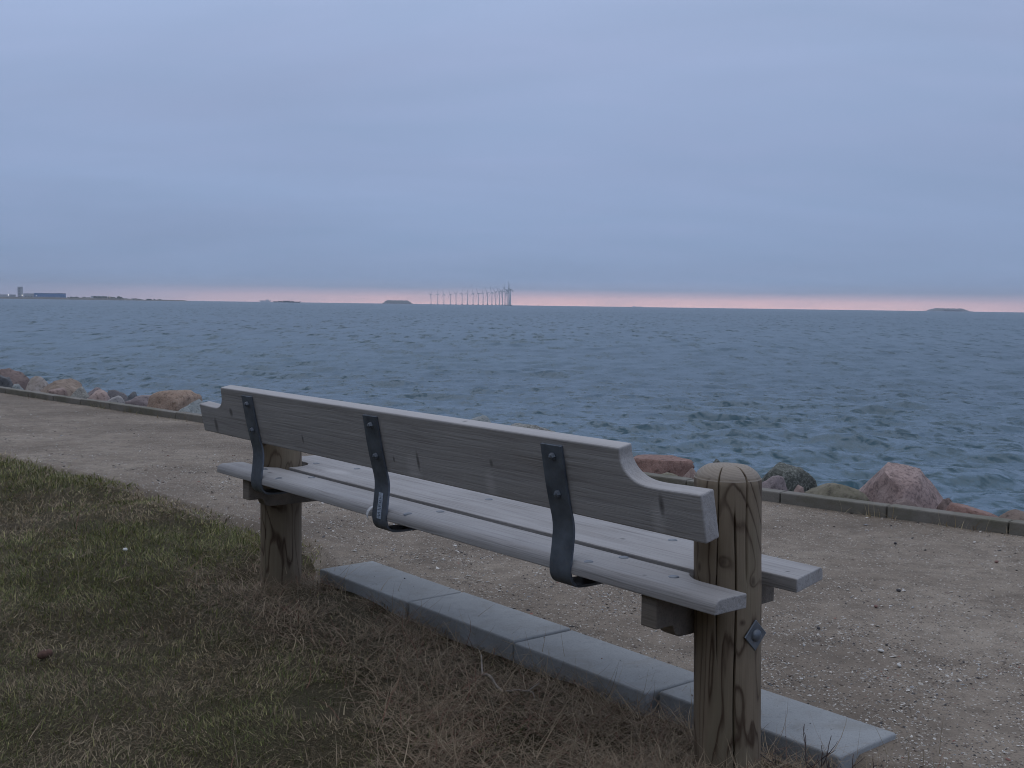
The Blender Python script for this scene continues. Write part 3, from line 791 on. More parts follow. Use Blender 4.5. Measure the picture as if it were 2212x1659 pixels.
def boulder(kind, x, y, w, top, bank, depth, angular, seed, label, peak=0.0, skew=0.0):
    P = ICO_V.copy(); rg = np.random.default_rng(seed)
    r = 1 + 0.60 * n3(P, 1.3, seed) + 0.30 * n3(P, 3.1, seed + 5) + 0.12 * n3(P, 7.5, seed + 9) + 0.05 * n3(P, 18, seed + 2)
    P = P * r[:, None]
    for _ in range(angular * 2 + 4):                        # split faces
        n = rg.normal(0, 1, 3); n[2] = abs(n[2]) * 0.7; n /= np.linalg.norm(n)
        c = rg.uniform(0.52, 0.80); dd = P @ n - c
        P = P - np.where(dd > 0, dd * 0.95, 0)[:, None] * n
    P = P * (1 + 0.09 * n3(P, 5.5, seed + 1) + 0.05 * n3(P, 13, seed + 4))[:, None]
    if peak > 0:
        k = np.clip((P[:, 2] + 0.3) / 1.3, 0, 1) ** 1.2
        P[:, 0] = P[:, 0] * (1 - peak * k) + skew * k; P[:, 1] = P[:, 1] * (1 - peak * k)
    if peak < 0: P[:, 2] = np.minimum(P[:, 2], 0.30 + 0.05 * n3(P, 4, seed)); P[:, 0] *= 1 + 0.2 * (P[:, 2] > 0.1)
    lo_, hi_ = P.min(0), P.max(0)
    P = (P - (lo_ + hi_) / 2) / ((hi_ - lo_) / 2)
    zb = bank - 0.12; top = top + (0.022 if y > 10 else 0.0)
    rx, ry, rz = w / 2 * 1.22, depth / 2 * 1.15, (top - zb) / 2
    yaw = rg.uniform(-0.25, 0.25)
    P = P * np.array([rx, ry, rz])
    me = np_mesh('shore_boulder', P, ICO_F.ravel(), 3, STONE[kind], True)
    o = link(bpy.data.objects.new('shore_boulder', me))
    # long side across the line of sight, as it lies along the kerb
    o.location = (x, y, (top + zb) / 2)
    o.rotation_euler = (0, 0, -math.atan2(x, y) + yaw * 0.4)
    return tag(o, label, 'boulder', 'boulders along the shore')
ROCKS = [
 ('plum', -7.45, 16.49, 0.62, 0.12, -0.39, 0.6, 2, 0, 0, 'large plum brown boulder at the left edge of the picture'),
 ('slate', -6.81, 15.03, 0.28, 0.12, -0.14, 0.3, 0, 0, 0, 'rounded dark grey boulder in front of the plum brown one at the left edge'),
 ('greygreen', -6.31, 14.31, 0.16, 0.06, -0.06, 0.16, 0, 0, 0, 'small grey green stone low against the kerb near the left edge'),
 ('tanwhite', -6.59, 15.51, 0.37, 0.08, -0.35, 0.5, 2, 0, 0, 'tan boulder with white patches left of the long tan one'),
 ('tan', -5.90, 14.64, 0.55, 0.10, -0.29, 0.5, 4, 0, 0, 'long angular tan boulder with a pointed right end on the left shore'),
 ('rose', -5.48, 13.56, 0.24, 0.07, -0.07, 0.25, 1, 0, 0, 'small rose brown stone at the foot of the long tan boulder'),
 ('speckle', -5.18, 13.46, 0.28, 0.10, -0.13, 0.3, 1, 0, 0, 'speckled grey lichen covered boulder right of the long tan one'),
 ('mauve', -5.46, 14.70, 0.32, -0.01, -0.43, 0.4, 1, 0, 0, 'low mauve stone at the waterline behind the speckled grey boulder'),
 ('palepink', -4.81, 13.06, 0.26, 0.10, -0.12, 0.28, 0, 0.25, 0, 'pale pink rounded boulder close to the kerb on the left'),
 ('darkgrey', -4.84, 13.70, 0.30, 0.05, -0.31, 0.3, 0, 0, 0, 'smooth dark grey boulder behind the pale pink one'),
 ('lightgrey', -4.47, 12.61, 0.22, 0.07, -0.07, 0.2, 0, 0, 0, 'low light grey stone right beside the pale pink boulder'),
 ('slate', -4.49, 13.30, 0.17, 0.06, -0.29, 0.25, 0, 0, 0, 'small dark slate boulder at the water between two larger ones on the left'),
 ('mauve', -4.18, 12.68, 0.43, 0.07, -0.18, 0.36, 1, 0, 0, 'wide mauve grey boulder directly left of the orange brown one'),
 ('orange', -3.76, 12.49, 0.52, 0.15, -0.24, 0.46, 2, 0, 0, 'large orange brown boulder just left of the bench back'),
 ('greygreen', -3.31, 11.68, 0.36, 0.12, -0.12, 0.34, 1, 0, 0, 'pale grey green boulder half hidden by the left end of the backrest'),
 ('greygreen', -0.38, 9.78, 0.66, 0.225, -0.35, 0.62, 0, 0.15, 0, 'grey green boulder peeping over the middle of the backrest'),
 ('speckle', 0.15, 9.25, 0.62, 0.205, -0.31, 0.60, 0, 0.15, 0, 'speckled boulder tip peeping over the backrest, right of the grey green one'),
 ('red', 1.09, 8.30, 0.44, 0.055, -0.20, 0.35, 4, -1, 0, 'flat topped angular red brown boulder between backrest and front post'),
 ('olive', 1.05, 7.69, 0.26, 0.03, -0.07, 0.2, 1, 0, 0, 'thin mossy stone below the red brown boulder'),
 ('rose', 1.25, 7.73, 0.15, 0.06, -0.14, 0.18, 1, 0, 0, 'small rose stone just left of the front post top'),
 ('blackspeck', 1.52, 8.38, 0.30, 0.04, -0.43, 0.34, 0, 0.25, 0, 'small dark speckled stone just above the front post top'),
 ('blackspeck', 1.87, 7.63, 0.40, 0.12, -0.29, 0.38, 1, 0, 0, 'big black and green speckled boulder right of the front post'),
 ('mauve', 1.70, 7.20, 0.19, 0.10, -0.10, 0.2, 2, 0, 0, 'purple grey stone between the front post and the black speckled boulder'),
 ('rose', 1.80, 6.98, 0.12, 0.07, -0.05, 0.12, 1, 0.3, 0, 'small brown stone wedged between the purple grey and mossy boulders'),
 ('olive', 2.05, 7.03, 0.37, 0.085, -0.14, 0.34, 0, 0, 0, 'rounded mossy tan boulder left of the big pink granite'),
 ('pink', 2.50, 7.10, 0.58, 0.20, -0.29, 0.52, 2, 0.42, -0.05, 'big pink granite boulder with a peaked top on the right shore'),
 ('plum', 2.32, 6.55, 0.30, 0.065, -0.05, 0.16, 3, 0, 0, 'low broken plum stone in front of the pink granite boulder'),
 ('plum', 2.73, 6.84, 0.20, 0.03, -0.26, 0.22, 1, 0, 0, 'purple brown stone right behind the low red boulders'),
 ('red', 2.66, 6.39, 0.34, 0.07, -0.10, 0.26, 2, 0, 0, 'low red boulder right of the pink granite, nearest the right edge'),
 ('brown', 2.90, 6.27, 0.30, 0.045, -0.12, 0.22, 1, 0, 0, 'flat brown stone beside the kerb at the right edge'),
]
for i, (k, x, y, w, top, bank, dep, ang_, pk_, sk_, lab) in enumerate(ROCKS):
    boulder(k, x, y, w, top, bank, dep, ang_, i * 3 + 2, lab, pk_, sk_)

# ------------------------------------------------------------------ grass
def in_view(x, y, margin=0.35):
    return (np.abs(x) < 0.462 * y + margin) & (y > 1.9)

def blades(name, n_seg, px, py, pz, length, width, head, lean, curl, cols, mat, lift=None):
    """ribbon blades; head = direction in plan, lean = angle from vertical, curl = extra lean by the tip"""
    n = len(px); seg = n_seg
    t = np.linspace(0, 1, seg + 1)
    ang_ = lean[:, None] + curl[:, None] * t[None, :]
    step = length[:, None] / seg
    dh = np.sin(ang_) * step; dz = np.cos(ang_) * step
    H_ = np.concatenate([np.zeros((n, 1)), np.cumsum(dh[:, :-1], 1)], 1)
    Zz = np.concatenate([np.zeros((n, 1)), np.cumsum(dz[:, :-1], 1)], 1)
    if lift is not None: Zz = np.maximum(Zz, lift[:, None] * 0)
    turn = head[:, None] + (rng.normal(0, 0.35, n)[:, None]) * t[None, :]
    cxx = px[:, None] + H_ * np.cos(turn); cyy = py[:, None] + H_ * np.sin(turn); czz = pz[:, None] + Zz
    wx = -np.sin(head) * width / 2; wy = np.cos(head) * width / 2
    taper = np.clip(1.15 - t, 0.15, 1.0)
    left = np.stack([cxx[:, :-1] - wx[:, None] * taper[:-1], cyy[:, :-1] - wy[:, None] * taper[:-1], czz[:, :-1]], -1)
    rig = np.stack([cxx[:, :-1] + wx[:, None] * taper[:-1], cyy[:, :-1] + wy[:, None] * taper[:-1], czz[:, :-1]], -1)
    tip = np.stack([cxx[:, -1], cyy[:, -1], czz[:, -1]], -1)[:, None, :]
    vv = np.concatenate([np.stack([left, rig], 2).reshape(n, 2 * seg, 3), tip], 1)
    nv = 2 * seg + 1
    tri = []
    for i in range(seg - 1):
        tri += [2 * i, 2 * i + 1, 2 * i + 3, 2 * i, 2 * i + 3, 2 * i + 2]
    tri += [2 * seg - 2, 2 * seg - 1, 2 * seg]
    loops = (np.arange(n)[:, None] * nv + np.array(tri)[None, :]).ravel()
    me = np_mesh(name, vv.reshape(-1, 3), loops, 3, mat)
    color_attr(me, np.repeat(cols, nv, axis=0))
    return me

M_GRASS = attr_mat('grass_blades', 0.6, 0.25)
M_STRAW = attr_mat('dry_straw', 0.7, 0.15)
GREEN = np.array([0.195, 0.200, 0.070]); DGREEN = np.array([0.085, 0.102, 0.040]); OLIVE = np.array([0.285, 0.258, 0.120]); TAN = np.array([0.340, 0.280, 0.175]); BROWN = np.array([0.190, 0.140, 0.090])

def straw_zone(x, y):
    s, v = SV(x, y)
    n = fbm(x * 2.2 + 3, y * 2.2, 4)
    lowv = np.interp(s, [1.0, 2.3, 2.8, 3.4, 4.0, 4.6], [1.45, 1.58, 1.78, 1.84, 1.98, 2.05])
    w = np.clip((v - lowv) / 0.28 + (n - 0.47) * 2.4 + 0.5, 0, 1)
    return w * np.clip((4.75 - s) / 0.3, 0, 1) * (v < 2.36)

def make_lawn():
    n = 1150000
    y = rng.uniform(1.9, 11.5, n); x = rng.uniform(-1, 1, n) * (0.462 * y + 0.9)
    keep = rng.random(n) < np.clip((3.6 / y) ** 0.9, 0, 1)
    x, y = x[keep], y[keep]
    s, v = SV(x, y)
    rag = vlawn(s) + 0.16 * (fbm(x * 5, y * 5, 3) - 0.42) + 0.01
    ok = (v < rag) & ~((v > 2.31) & (s > 1.56) & (s < 4.2))
    sz = straw_zone(x, y)
    bare = fbm(x * 1.9 + 50, y * 1.9 + 8, 4)
    dens = np.clip((bare - 0.20) / 0.10, 0.6, 1) * (1 - 0.70 * sz)
    edge_d = np.clip((rag - v) / 0.12, 0.4, 1)
    ok &= rng.random(len(x)) < dens * edge_d
    # bare soil around the far post and the worn patch in the lawn
    for (hx, hy, r) in ((-0.52, 3.22, 0.13), (-0.90, 4.95, 0.22), (0.29, 2.95, 0.07)):
        ok &= ~(((x - hx) ** 2 + ((y - hy) * 0.7) ** 2 < r * r) & (rng.random(len(x)) < 0.8))
    for cs in (1.8085, 4.215):
        ok &= ((s - cs) ** 2 + (v - 2.2) ** 2) > 0.088 ** 2
    x, y, sz, s, v = x[ok], y[ok], sz[ok], s[ok], v[ok]
    n = len(x)
    if n > 330000:
        k = rng.choice(n, 330000, replace=False); x, y, sz = x[k], y[k], sz[k]; n = 330000
    z = z_lawn(x, y) - 0.004
    patch = fbm(x * 1.1 + 20, y * 1.1 + 5, 4); patch2 = fbm(x * 4.2 + 9, y * 4.2 + 2, 3)
    dryp = np.clip(0.40 + (patch - 0.47) * 2.6 + (patch2 - 0.44) * 1.4 + 0.45 * sz, 0.08, 0.95)
    u = rng.random(n); dry = u < dryp
    t = rng.random(n)[:, None]
    g = GREEN * t + DGREEN * (1 - t)
    g = np.where((rng.random(n) < 0.35)[:, None], OLIVE * (0.6 + 0.5 * t), g)
    dcol = TAN * t + BROWN * (1 - t)
    c = np.where(dry[:, None], dcol, g) * rng.uniform(0.55, 1.6, n)[:, None]
    length = rng.gamma(5, 0.0045, n) * (0.7 + 0.9 * patch2) * (1 + 0.15 * (y - 3) / 3)
    width = rng.uniform(0.0018, 0.0038, n) * np.clip(y / 3.2, 1, 2.2)
    clump = 6.28 * fbm(x * 3, y * 3, 2) * 2
    head = clump + rng.normal(0, 1.3, n)
    lean = np.abs(rng.normal(0.85, 0.40, n)) + np.where(dry, 0.3, 0); curl = rng.normal(0.7, 0.5, n)
    me = blades('lawn_grass', 2, x, y, z, length, width, head, lean, curl, c, M_GRASS)
    tag(link(bpy.data.objects.new('lawn_grass', me)), 'short worn olive and tan grass covering the lawn behind the bench', 'grass', kind='stuff')

    # long dead straw matted along the slabs and round the posts
    n = 210000
    y = rng.uniform(1.9, 6.0, n); x = rng.uniform(-1, 1, n) * (0.462 * y + 0.35)
    w = straw_zone(x, y); s, v = SV(x, y)
    clumpy = fbm(x * 3.5 + 70, y * 3.5, 4)
    ok = rng.random(n) < (w * np.clip((clumpy - 0.22) * 3.2, 0.1, 1) * 0.95 + 0.006)
    ok &= (v < 2.34) & (v > -3)
    for cs in (1.8085, 4.215): ok &= ((s - cs) ** 2 + (v - 2.2) ** 2) > 0.09 ** 2
    for (hx, hy, r) in ((0.29, 2.95, 0.07), (-1.12, 4.73, 0.08), (-0.2, 3.28, 0.05), (0.07, 3.0, 0.06)):
        ok &= ~(((x - hx) ** 2 + ((y - hy)) ** 2 < r * r) & (rng.random(n) < 0.85))
    x, y, clumpy = x[ok], y[ok], clumpy[ok]; n = len(x)
    if n > 55000:
        k = rng.choice(n, 55000, replace=False); x, y, clumpy = x[k], y[k], clumpy[k]; n = 55000
    z = z_lawn(x, y) + rng.exponential(0.010, n) + 0.035 * np.clip(clumpy - 0.45, 0, 1)
    length = rng.gamma(4, 0.026, n); width = rng.uniform(0.0012, 0.0028, n)
    head = rng.uniform(0, 6.283, n)
    lean = np.clip(rng.normal(1.30, 0.22, n), 0.2, 1.65); curl = rng.normal(0.25, 0.55, n)
    t = rng.random(n)[:, None]
    c = (np.array([0.40, 0.32, 0.215]) * t + np.array([0.21, 0.15, 0.10]) * (1 - t)) * rng.uniform(0.7, 1.15, n)[:, None]
    c = np.where((rng.random(n) < 0.10)[:, None], np.array([0.20, 0.10, 0.07]), c)
    me = blades('dry_straw', 4, x, y, z, length, width, head, lean, curl, c, M_STRAW)
    tag(link(bpy.data.objects.new('dry_straw', me)), 'matted dry brown straw along the concrete slabs and bench posts', 'straw', kind='stuff')

    # thin upright dead stalks
    pts = []
    for (cx0, cy0, nn, sp) in ((-1.0, 4.45, 16, .10), (-0.62, 4.35, 14, .12), (0.33, 2.80, 14, .14), (-0.35, 3.75, 22, .16), (-0.2, 3.55, 14, .14), (0.55, 2.70, 10, .06), (0.0, 2.95, 10, .2), (-0.9, 3.5, 14, .5), (-1.4, 4.2, 14, .5), (-0.6, 2.9, 10, .4), (0.68, 2.66, 16, .09), (0.9, 2.72, 14, .08), (1.02, 2.75, 12, .06)):
        for _ in range(nn): pts.append((random.gauss(cx0, sp), random.gauss(cy0, sp)))
    P = np.array(pts); s, v = SV(P[:, 0], P[:, 1])
    okp = ~((v > 2.31) & (v < 2.66) & (s > 1.55) & (s < 4.2)); P = P[okp]; n = len(P)
    me = blades('dead_stalks', 4, P[:, 0], P[:, 1], z_lawn(P[:, 0], P[:, 1]) - 0.005, rng.uniform(0.05, 0.17, n), rng.uniform(0.0016, 0.0028, n),
                rng.uniform(0, 6.28, n), np.abs(rng.normal(0.35, 0.3, n)), rng.normal(0.25, 0.3, n),
                np.array([0.36, 0.30, 0.20]) * rng.uniform(0.65, 1.15, n)[:, None], M_STRAW)
    tag(link(bpy.data.objects.new('dead_stalks', me)), 'thin upright pale dead grass stalks standing in the straw', 'grass', kind='stuff')
make_lawn()

# ------------------------------------------------------------------ loose shell grit and pebbles on the path
def make_gravel():
    n = 550000
    y = rng.uniform(2.3, 15, n); x = rng.uniform(-1, 1, n) * (0.462 * y + 0.6)
    keep = rng.random(n) < np.clip((3.2 / y) ** 1.6, 0, 1)
    x, y = x[keep], y[keep]
    s, v = SV(x, y)
    ok = (v > vlawn(s) + 0.0) & (v < vkerb(s) - 0.01) & ~((v < 2.62) & (s > 1.55) & (s < 4.2))
    rel = (v - vlawn(s)) / np.maximum(vkerb(s) - vlawn(s), 0.3)
    nn = fbm(x * 1.3 + 4, y * 1.3, 4); n2 = fbm(x * 5 + 1, y * 5 + 30, 3)
    dens = np.clip(np.interp(rel, [0, 0.15, 0.45, 0.7, 1.0], [0.6, 0.95, 0.75, 0.16, 0.30]) * (0.35 + 1.5 * (nn - 0.15)) * np.clip((n2 - 0.26) * 3.6, 0.06, 1.6), 0.02, 1)
    ok &= rng.random(len(x)) < dens
    sx = rng.uniform(1.62, 4.1, 170); sv_ = 2.465 + rng.normal(0, 0.085, 170); sk_ = np.abs(sv_ - 2.465) < 0.12
    extra = np.array([W(a_, b_)[:2] for a_, b_ in zip(sx[sk_], sv_[sk_])])
    x, y = x[ok], y[ok]; n = len(x)
    if n > 50000:
        k = rng.choice(n, 50000, replace=False); x, y = x[k], y[k]; n = 50000
    x = np.concatenate([x, extra[:, 0]]); y = np.concatenate([y, extra[:, 1]]); on_slab = np.arange(len(x)) >= n; n = len(x)
    size = np.clip(rng.lognormal(math.log(0.0027), 0.42, n), 0.0014, 0.011) * np.clip(y / 4.5, 0.9, 1.25) * np.where(on_slab, 0.6, 1.0)
    oct_v = np.array([[1, 0, 0], [0, 1, 0], [-1, 0, 0], [0, -1, 0], [0, 0, 1], [0, 0, -1]], float)
    oct_f = np.array([[0, 1, 4], [1, 2, 4], [2, 3, 4], [3, 0, 4], [1, 0, 5], [2, 1, 5], [3, 2, 5], [0, 3, 5]])
    vv = oct_v[None] * rng.uniform(0.6, 1.4, (n, 6, 1)) * size[:, None, None] * np.stack([rng.uniform(0.8, 1.6, n), rng.uniform(0.6, 1.1, n), rng.uniform(0.25, 0.6, n)], -1)[:, None, :]
    a = rng.uniform(0, 6.283, n); ca, sa = np.cos(a), np.sin(a)
    X = vv[..., 0] * ca[:, None] - vv[..., 1] * sa[:, None]; Y = vv[..., 0] * sa[:, None] + vv[..., 1] * ca[:, None]
    tx, ty = rng.normal(0, 0.25, (2, n))
    Z = vv[..., 2] + X * tx[:, None] + Y * ty[:, None]
    P = np.stack([X + x[:, None], Y + y[:, None], Z + (np.where(on_slab, 0.0515, z_path(x, y)) + size * 0.2)[:, None]], -1).reshape(-1, 3)
    loops = (np.arange(n)[:, None] * 6 + oct_f.ravel()[None, :]).ravel()
    pal = np.array([[0.62, 0.59, 0.54], [0.44, 0.41, 0.36], [0.30, 0.26, 0.22], [0.20, 0.16, 0.13], [0.07, 0.065, 0.065], [0.28, 0.13, 0.10], [0.36, 0.37, 0.38]])
    c = pal[rng.choice(7, n, p=[0.22, 0.16, 0.22, 0.17, 0.13, 0.01, 0.09])] * rng.uniform(0.75, 1.12, n)[:, None]
    me = np_mesh('path_grit', P, loops, 3, attr_mat('grit', 0.7, 0, 0.35))
    color_attr(me, np.repeat(c, 6, axis=0))
    tag(link(bpy.data.objects.new('path_grit', me)), 'loose shell grit and small pebbles scattered over the gravel path', 'gravel', kind='stuff')
make_gravel()

# dry weeds growing at the foot of the kerb
def make_weeds():
    pts = []
    for (s, nn, sp) in ((3.62, 26, .05), (3.15, 18, .06), (2.95, 14, .05), (4.55, 10, .15), (10.6, 26, .22), (11.5, 22, .12), (12.2, 30, .3), (12.0, 16, .1), (14.0, 20, .4), (3.4, 30, .4), (11.0, 14, .5)):
        for _ in range(nn):
            ss = random.gauss(s, sp); pts.append((ss, float(vkerb(ss)) - abs(random.gauss(0.02, 0.05))))
    P = np.array([W(a, b_)[:2] for a, b_ in pts]); n = len(P)
    g = rng.random(n)[:, None]
    far = (P[:, 1] > 8)[:, None]
    c = np.where(far, OLIVE * 0.8 * g + BROWN * (1 - g), TAN * 1.3 * g + BROWN * (1 - g))
    me = blades('kerb_weeds', 4, P[:, 0], P[:, 1], z_path(P[:, 0], P[:, 1]) - 0.005, rng.uniform(0.02, 0.13, n), rng.uniform(0.002, 0.005, n), rng.uniform(0, 6.28, n),
                np.abs(rng.normal(0.9, 0.5, n)), rng.normal(0.6, 0.4, n), c, M_STRAW)
    tag(link(bpy.data.objects.new('kerb_weeds', me)), 'dry weeds and tufts growing along the foot of the kerb', 'weeds', kind='stuff')
make_weeds()

# ------------------------------------------------------------------ small things lying about
def tube(path, radii, n=8):
    P = [np.array(p, float) for p in path]; vs, fs = [], []
    for i, p in enumerate(P):
        t = P[min(i + 1, len(P) - 1)] - P[max(i - 1, 0)]; t = t / np.linalg.norm(t)
        a = np.cross(t, (0.3, 0.1, 1.0)); a /= np.linalg.norm(a); b_ = np.cross(t, a)
        for j in range(n):
            th_ = 2 * math.pi * j / n
            vs.append(p + radii[i] * (math.cos(th_) * a + math.sin(th_) * b_))
    for i in range(len(P) - 1):
        for j in range(n): fs.append((i * n + j, i * n + (j + 1) % n, (i + 1) * n + (j + 1) % n, (i + 1) * n + j))
    fs.append(tuple(range(n))[::-1]); fs.append(tuple((len(P) - 1) * n + j for j in range(n)))
    return vs, fs
M_TWIG = plain('bleached_twig', (0.27, 0.23, 0.185), 0.8, 0.3, 60)
M_DTWIG = plain('dark_twig', (0.075, 0.052, 0.048), 0.8, 0.3, 60)
tw = empty('fallen_twig', (-0.03, 3.34, 0.0))
zt = lambda x, y: float(z_lawn(np.array([x]), np.array([y]))[0]) + 0.022
def tw_path(pts): return [(x + 0.03, y - 3.34, zt(x, y) + dz) for x, y, dz in pts]
p_ = smooth_curve(tw_path([(-0.078, 3.45, 0.012), (-0.055, 3.435, 0.012), (-0.033, 3.36, 0.006), (-0.01, 3.325, 0.004), (0.03, 3.325, 0.008), (0.06, 3.32, 0.006), (0.095, 3.345, 0.02)]), 5)
vs, fs = tube(p_, np.linspace(0.0048, 0.0022, len(p_))); mesh_obj('stem', vs, fs, M_TWIG, tw, True)
p_ = smooth_curve(tw_path([(-0.079, 3.447, 0.010), (-0.083, 3.50, 0.016), (-0.088, 3.60, 0.03)]), 5)
vs, fs = tube(p_, np.linspace(0.0042, 0.0024, len(p_))); mesh_obj('branch', vs, fs, M_TWIG, tw, True)
p_ = smooth_curve(tw_path([(0.06, 3.32, 0.006), (0.075, 3.29, 0.01), (0.08, 3.26, 0.004)]), 4)
vs, fs = tube(p_, np.linspace(0.0028, 0.0014, len(p_)), 6); mesh_obj('branch', vs, fs, M_TWIG, tw, True)
tag(tw, 'bleached curved twig lying in the straw beside the slabs', 'twig')

sh = empty('bare_shrub', (0.755, 2.70, 0.0))
zb_ = float(z_lawn(np.array([0.755]), np.array([2.70]))[0])
def shrub_branch(base, d0, ln, r0, bend):
    p = np.array(base, float); d_ = np.array(d0, float); d_ /= np.linalg.norm(d_); path = [p.copy()]
    for i in range(6):
        d_ = d_ + np.array([random.gauss(0, bend), random.gauss(0, bend), random.gauss(0, bend * .6)]); d_ /= np.linalg.norm(d_)
        p = p + d_ * ln / 6; path.append(p.copy())
    vs, fs = tube(path, np.linspace(r0, r0 * 0.35, 7), 5); mesh_obj('branch', vs, fs, M_DTWIG, sh, True)
    return path
random.seed(31)
for (bx, by, dx, dy, dz, ln) in ((0, 0, -.35, .1, 1, .16), (0, 0, .12, 0, 1, .15), (.01, 0, .35, .1, 1, .13), (-.01, .01, -.8, .2, .55, .15), (.03, -.02, .1, .2, 1, .10), (.05, .01, -.5, .1, .7, .10), (.09, 0, .2, .1, 1, .09), (.13, .01, -.6, 0, .6, .10), (.15, .02, .3, 0, 1, .08)):
    pt = shrub_branch((bx, by, zb_ - 0.01), (dx, dy, dz), ln, 0.0022, 0.14)
    for q in (2, 4):
        shrub_branch(pt[q], (random.gauss(0, .8), random.gauss(0, .5), 0.7), ln * 0.42, 0.0013, 0.15)
tag(sh, 'small leafless dark twiggy shrub at the near end of the slabs', 'shrub')

def pebble(name, loc, size, flat, mat, label, cat, seed, group=None):
    P = ICO_V[:].copy()
    r = 1 + 0.35 * n3(P, 1.5, seed) + 0.12 * n3(P, 4, seed + 3)
    P = P * r[:, None] * np.array([size[0], size[1], flat])
    b_ = bmesh.new(); bmesh.ops.create_icosphere(b_, subdivisions=3, radius=1.0)
    Pv = np.array([v.co[:] for v in b_.verts]); r = 1 + 0.35 * n3(Pv, 1.5, seed) + 0.12 * n3(Pv, 4, seed + 3)
    for v_, q in zip(b_.verts, Pv * r[:, None] * np.array([size[0], size[1], flat])): v_.co = q
    o = from_bm(name, b_, mat, None, True); o.location = loc; o.rotation_euler = (random.gauss(0, .1), random.gauss(0, .1), random.uniform(0, 6))
    tag(o, label, cat, group); return o
M_SHELL = plain('white_shell', (0.52, 0.51, 0.48), 0.5, 0.12, 120)
M_CLOD = plain('red_clod', (0.105, 0.058, 0.042), 0.95, 0.4, 60)
M_DARKP = plain('dark_pebble', (0.055, 0.05, 0.052), 0.7, 0.3, 80)
M_REDP = plain('red_pebble', (0.20, 0.11, 0.09), 0.7, 0.25, 80)
zl = lambda x, y: float(z_lawn(np.array([x]), np.array([y]))[0]); zp = lambda x, y: float(z_path(np.array([x]), np.array([y]))[0])
pebble('shell', (-1.739, 5.02, zl(-1.739, 5.02) + 0.028), (0.014, 0.010), 0.007, M_SHELL, 'white shell lying alone on the lawn left of the bench', 'shell', 4)
pebble('shell', (1.249, 3.70, zp(1.249, 3.70) + 0.006), (0.013, 0.007), 0.005, M_SHELL, 'elongated white shell on the gravel right of the front post', 'shell', 6)
pebble('shell', (1.253, 3.534, zp(1.253, 3.534) + 0.007), (0.010, 0.007), 0.005, M_SHELL, 'white shell on the gravel nearer than the elongated one', 'shell', 9)
pebble('earth_clod', (-1.516, 3.607, zl(-1.516, 3.607) + 0.018), (0.030, 0.018), 0.014, M_CLOD, 'reddish brown clod of earth on the lawn at the far left', 'clod', 12)
def gz(zx, zy):      # spot on the path, as metres
    return zx, zy, zp(zx, zy) + 0.006
for (x, y, mt, lab, cat, sz_) in ((1.93, 5.56, M_DARKP, 'black pebble on the path below the right hand kerb joint', 'pebble', .014),
                             (1.60, 4.55, M_DARKP, 'black pebble on the path right of the front seat plank', 'pebble', .014),
                             (1.11, 3.96, M_DARKP, 'dark pebble on the path beside the bolt plate of the front post', 'pebble', .012),
                             (1.42, 4.28, M_REDP, 'red pebble on the path right of the front post', 'pebble', .013),
                             (2.26, 5.15, M_REDP, 'red pebble on the path towards the right edge', 'pebble', .015)):
    pebble('pebble', gz(x, y), (sz_ * .75, sz_ * .55), sz_ * .4, mt, lab, cat, int(x * 100))

# ------------------------------------------------------------------ far shore, forts, turbines, ships
def fx(xd, dist): return (xd - 1106.0) / 2429.0 * dist
SEA = -1.2
M_TURB = plain('turbine_paint', (0.52, 0.54, 0.56), 0.5, 0.03, 0.05)
M_FOUND = plain('turbine_foundation', (0.22, 0.23, 0.23), 0.8, 0.1, 0.2)
def cyl_mesh(name, r0, r1, h, n, mat, z0=0.0):
    vs = [(r0 * math.cos(2 * math.pi * j / n), r0 * math.sin(2 * math.pi * j / n), z0) for j in range(n)] + [(r1 * math.cos(2 * math.pi * j / n), r1 * math.sin(2 * math.pi * j / n), z0 + h) for j in range(n)]
    fs = [(j, (j + 1) % n, n + (j + 1) % n, n + j) for j in range(n)] + [tuple(range(n))[::-1], tuple(range(n, 2 * n))]
    me = bpy.data.meshes.new(name); me.from_pydata(vs, [], fs); me.update(); me.materials.append(mat)
    return me
tower_me = cyl_mesh('tower', 2.3, 1.4, 61.5, 14, M_TURB, 3.0)
found_me = cyl_mesh('foundation', 4.0, 6.0, 4.5, 14, M_FOUND, -1.5)
bm = bevel_box(3.4, 10.5, 3.6, 0.6); nac_me = bpy.data.meshes.new('nacelle'); bm.to_mesh(nac_me); bm.free(); nac_me.materials.append(M_TURB)
hub_me = cyl_mesh('hub', 1.6, 0.5, 3.0, 12, M_TURB)
prf = [(1.2, 0.0, 0.7), (2.2, 6.0, 0.5), (3.2, 9.0, 0.4), (2.2, 20.0, 0.25), (1.1, 32.0, 0.12), (0.3, 37.5, 0.05)]
vs, fs = [], []
for (w_, z_, t_) in prf: vs += [(-w_ * 0.4, -t_, z_), (w_ * 0.6, -t_ * 0.3, z_), (w_ * 0.6, t_ * 0.3, z_), (-w_ * 0.4, t_, z_)]
for i in range(len(prf) - 1):
    for j in range(4): fs.append((4 * i + j, 4 * i + (j + 1) % 4, 4 * i + 4 + (j + 1) % 4, 4 * i + 4 + j))
fs += [(3, 2, 1, 0), tuple(4 * (len(prf) - 1) + j for j in range(4))]
blade_me = bpy.data.meshes.new('blade'); blade_me.from_pydata(vs, [], fs); blade_me.update(); blade_me.materials.append(M_TURB)
zx_list = [885, 957, 1024, 1093, 1155, 1220, 1278, 1338, 1394, 1446, 1494, 1541, 1583, 1621, 1654, 1682, 1705, 1722, 1733, 1742]
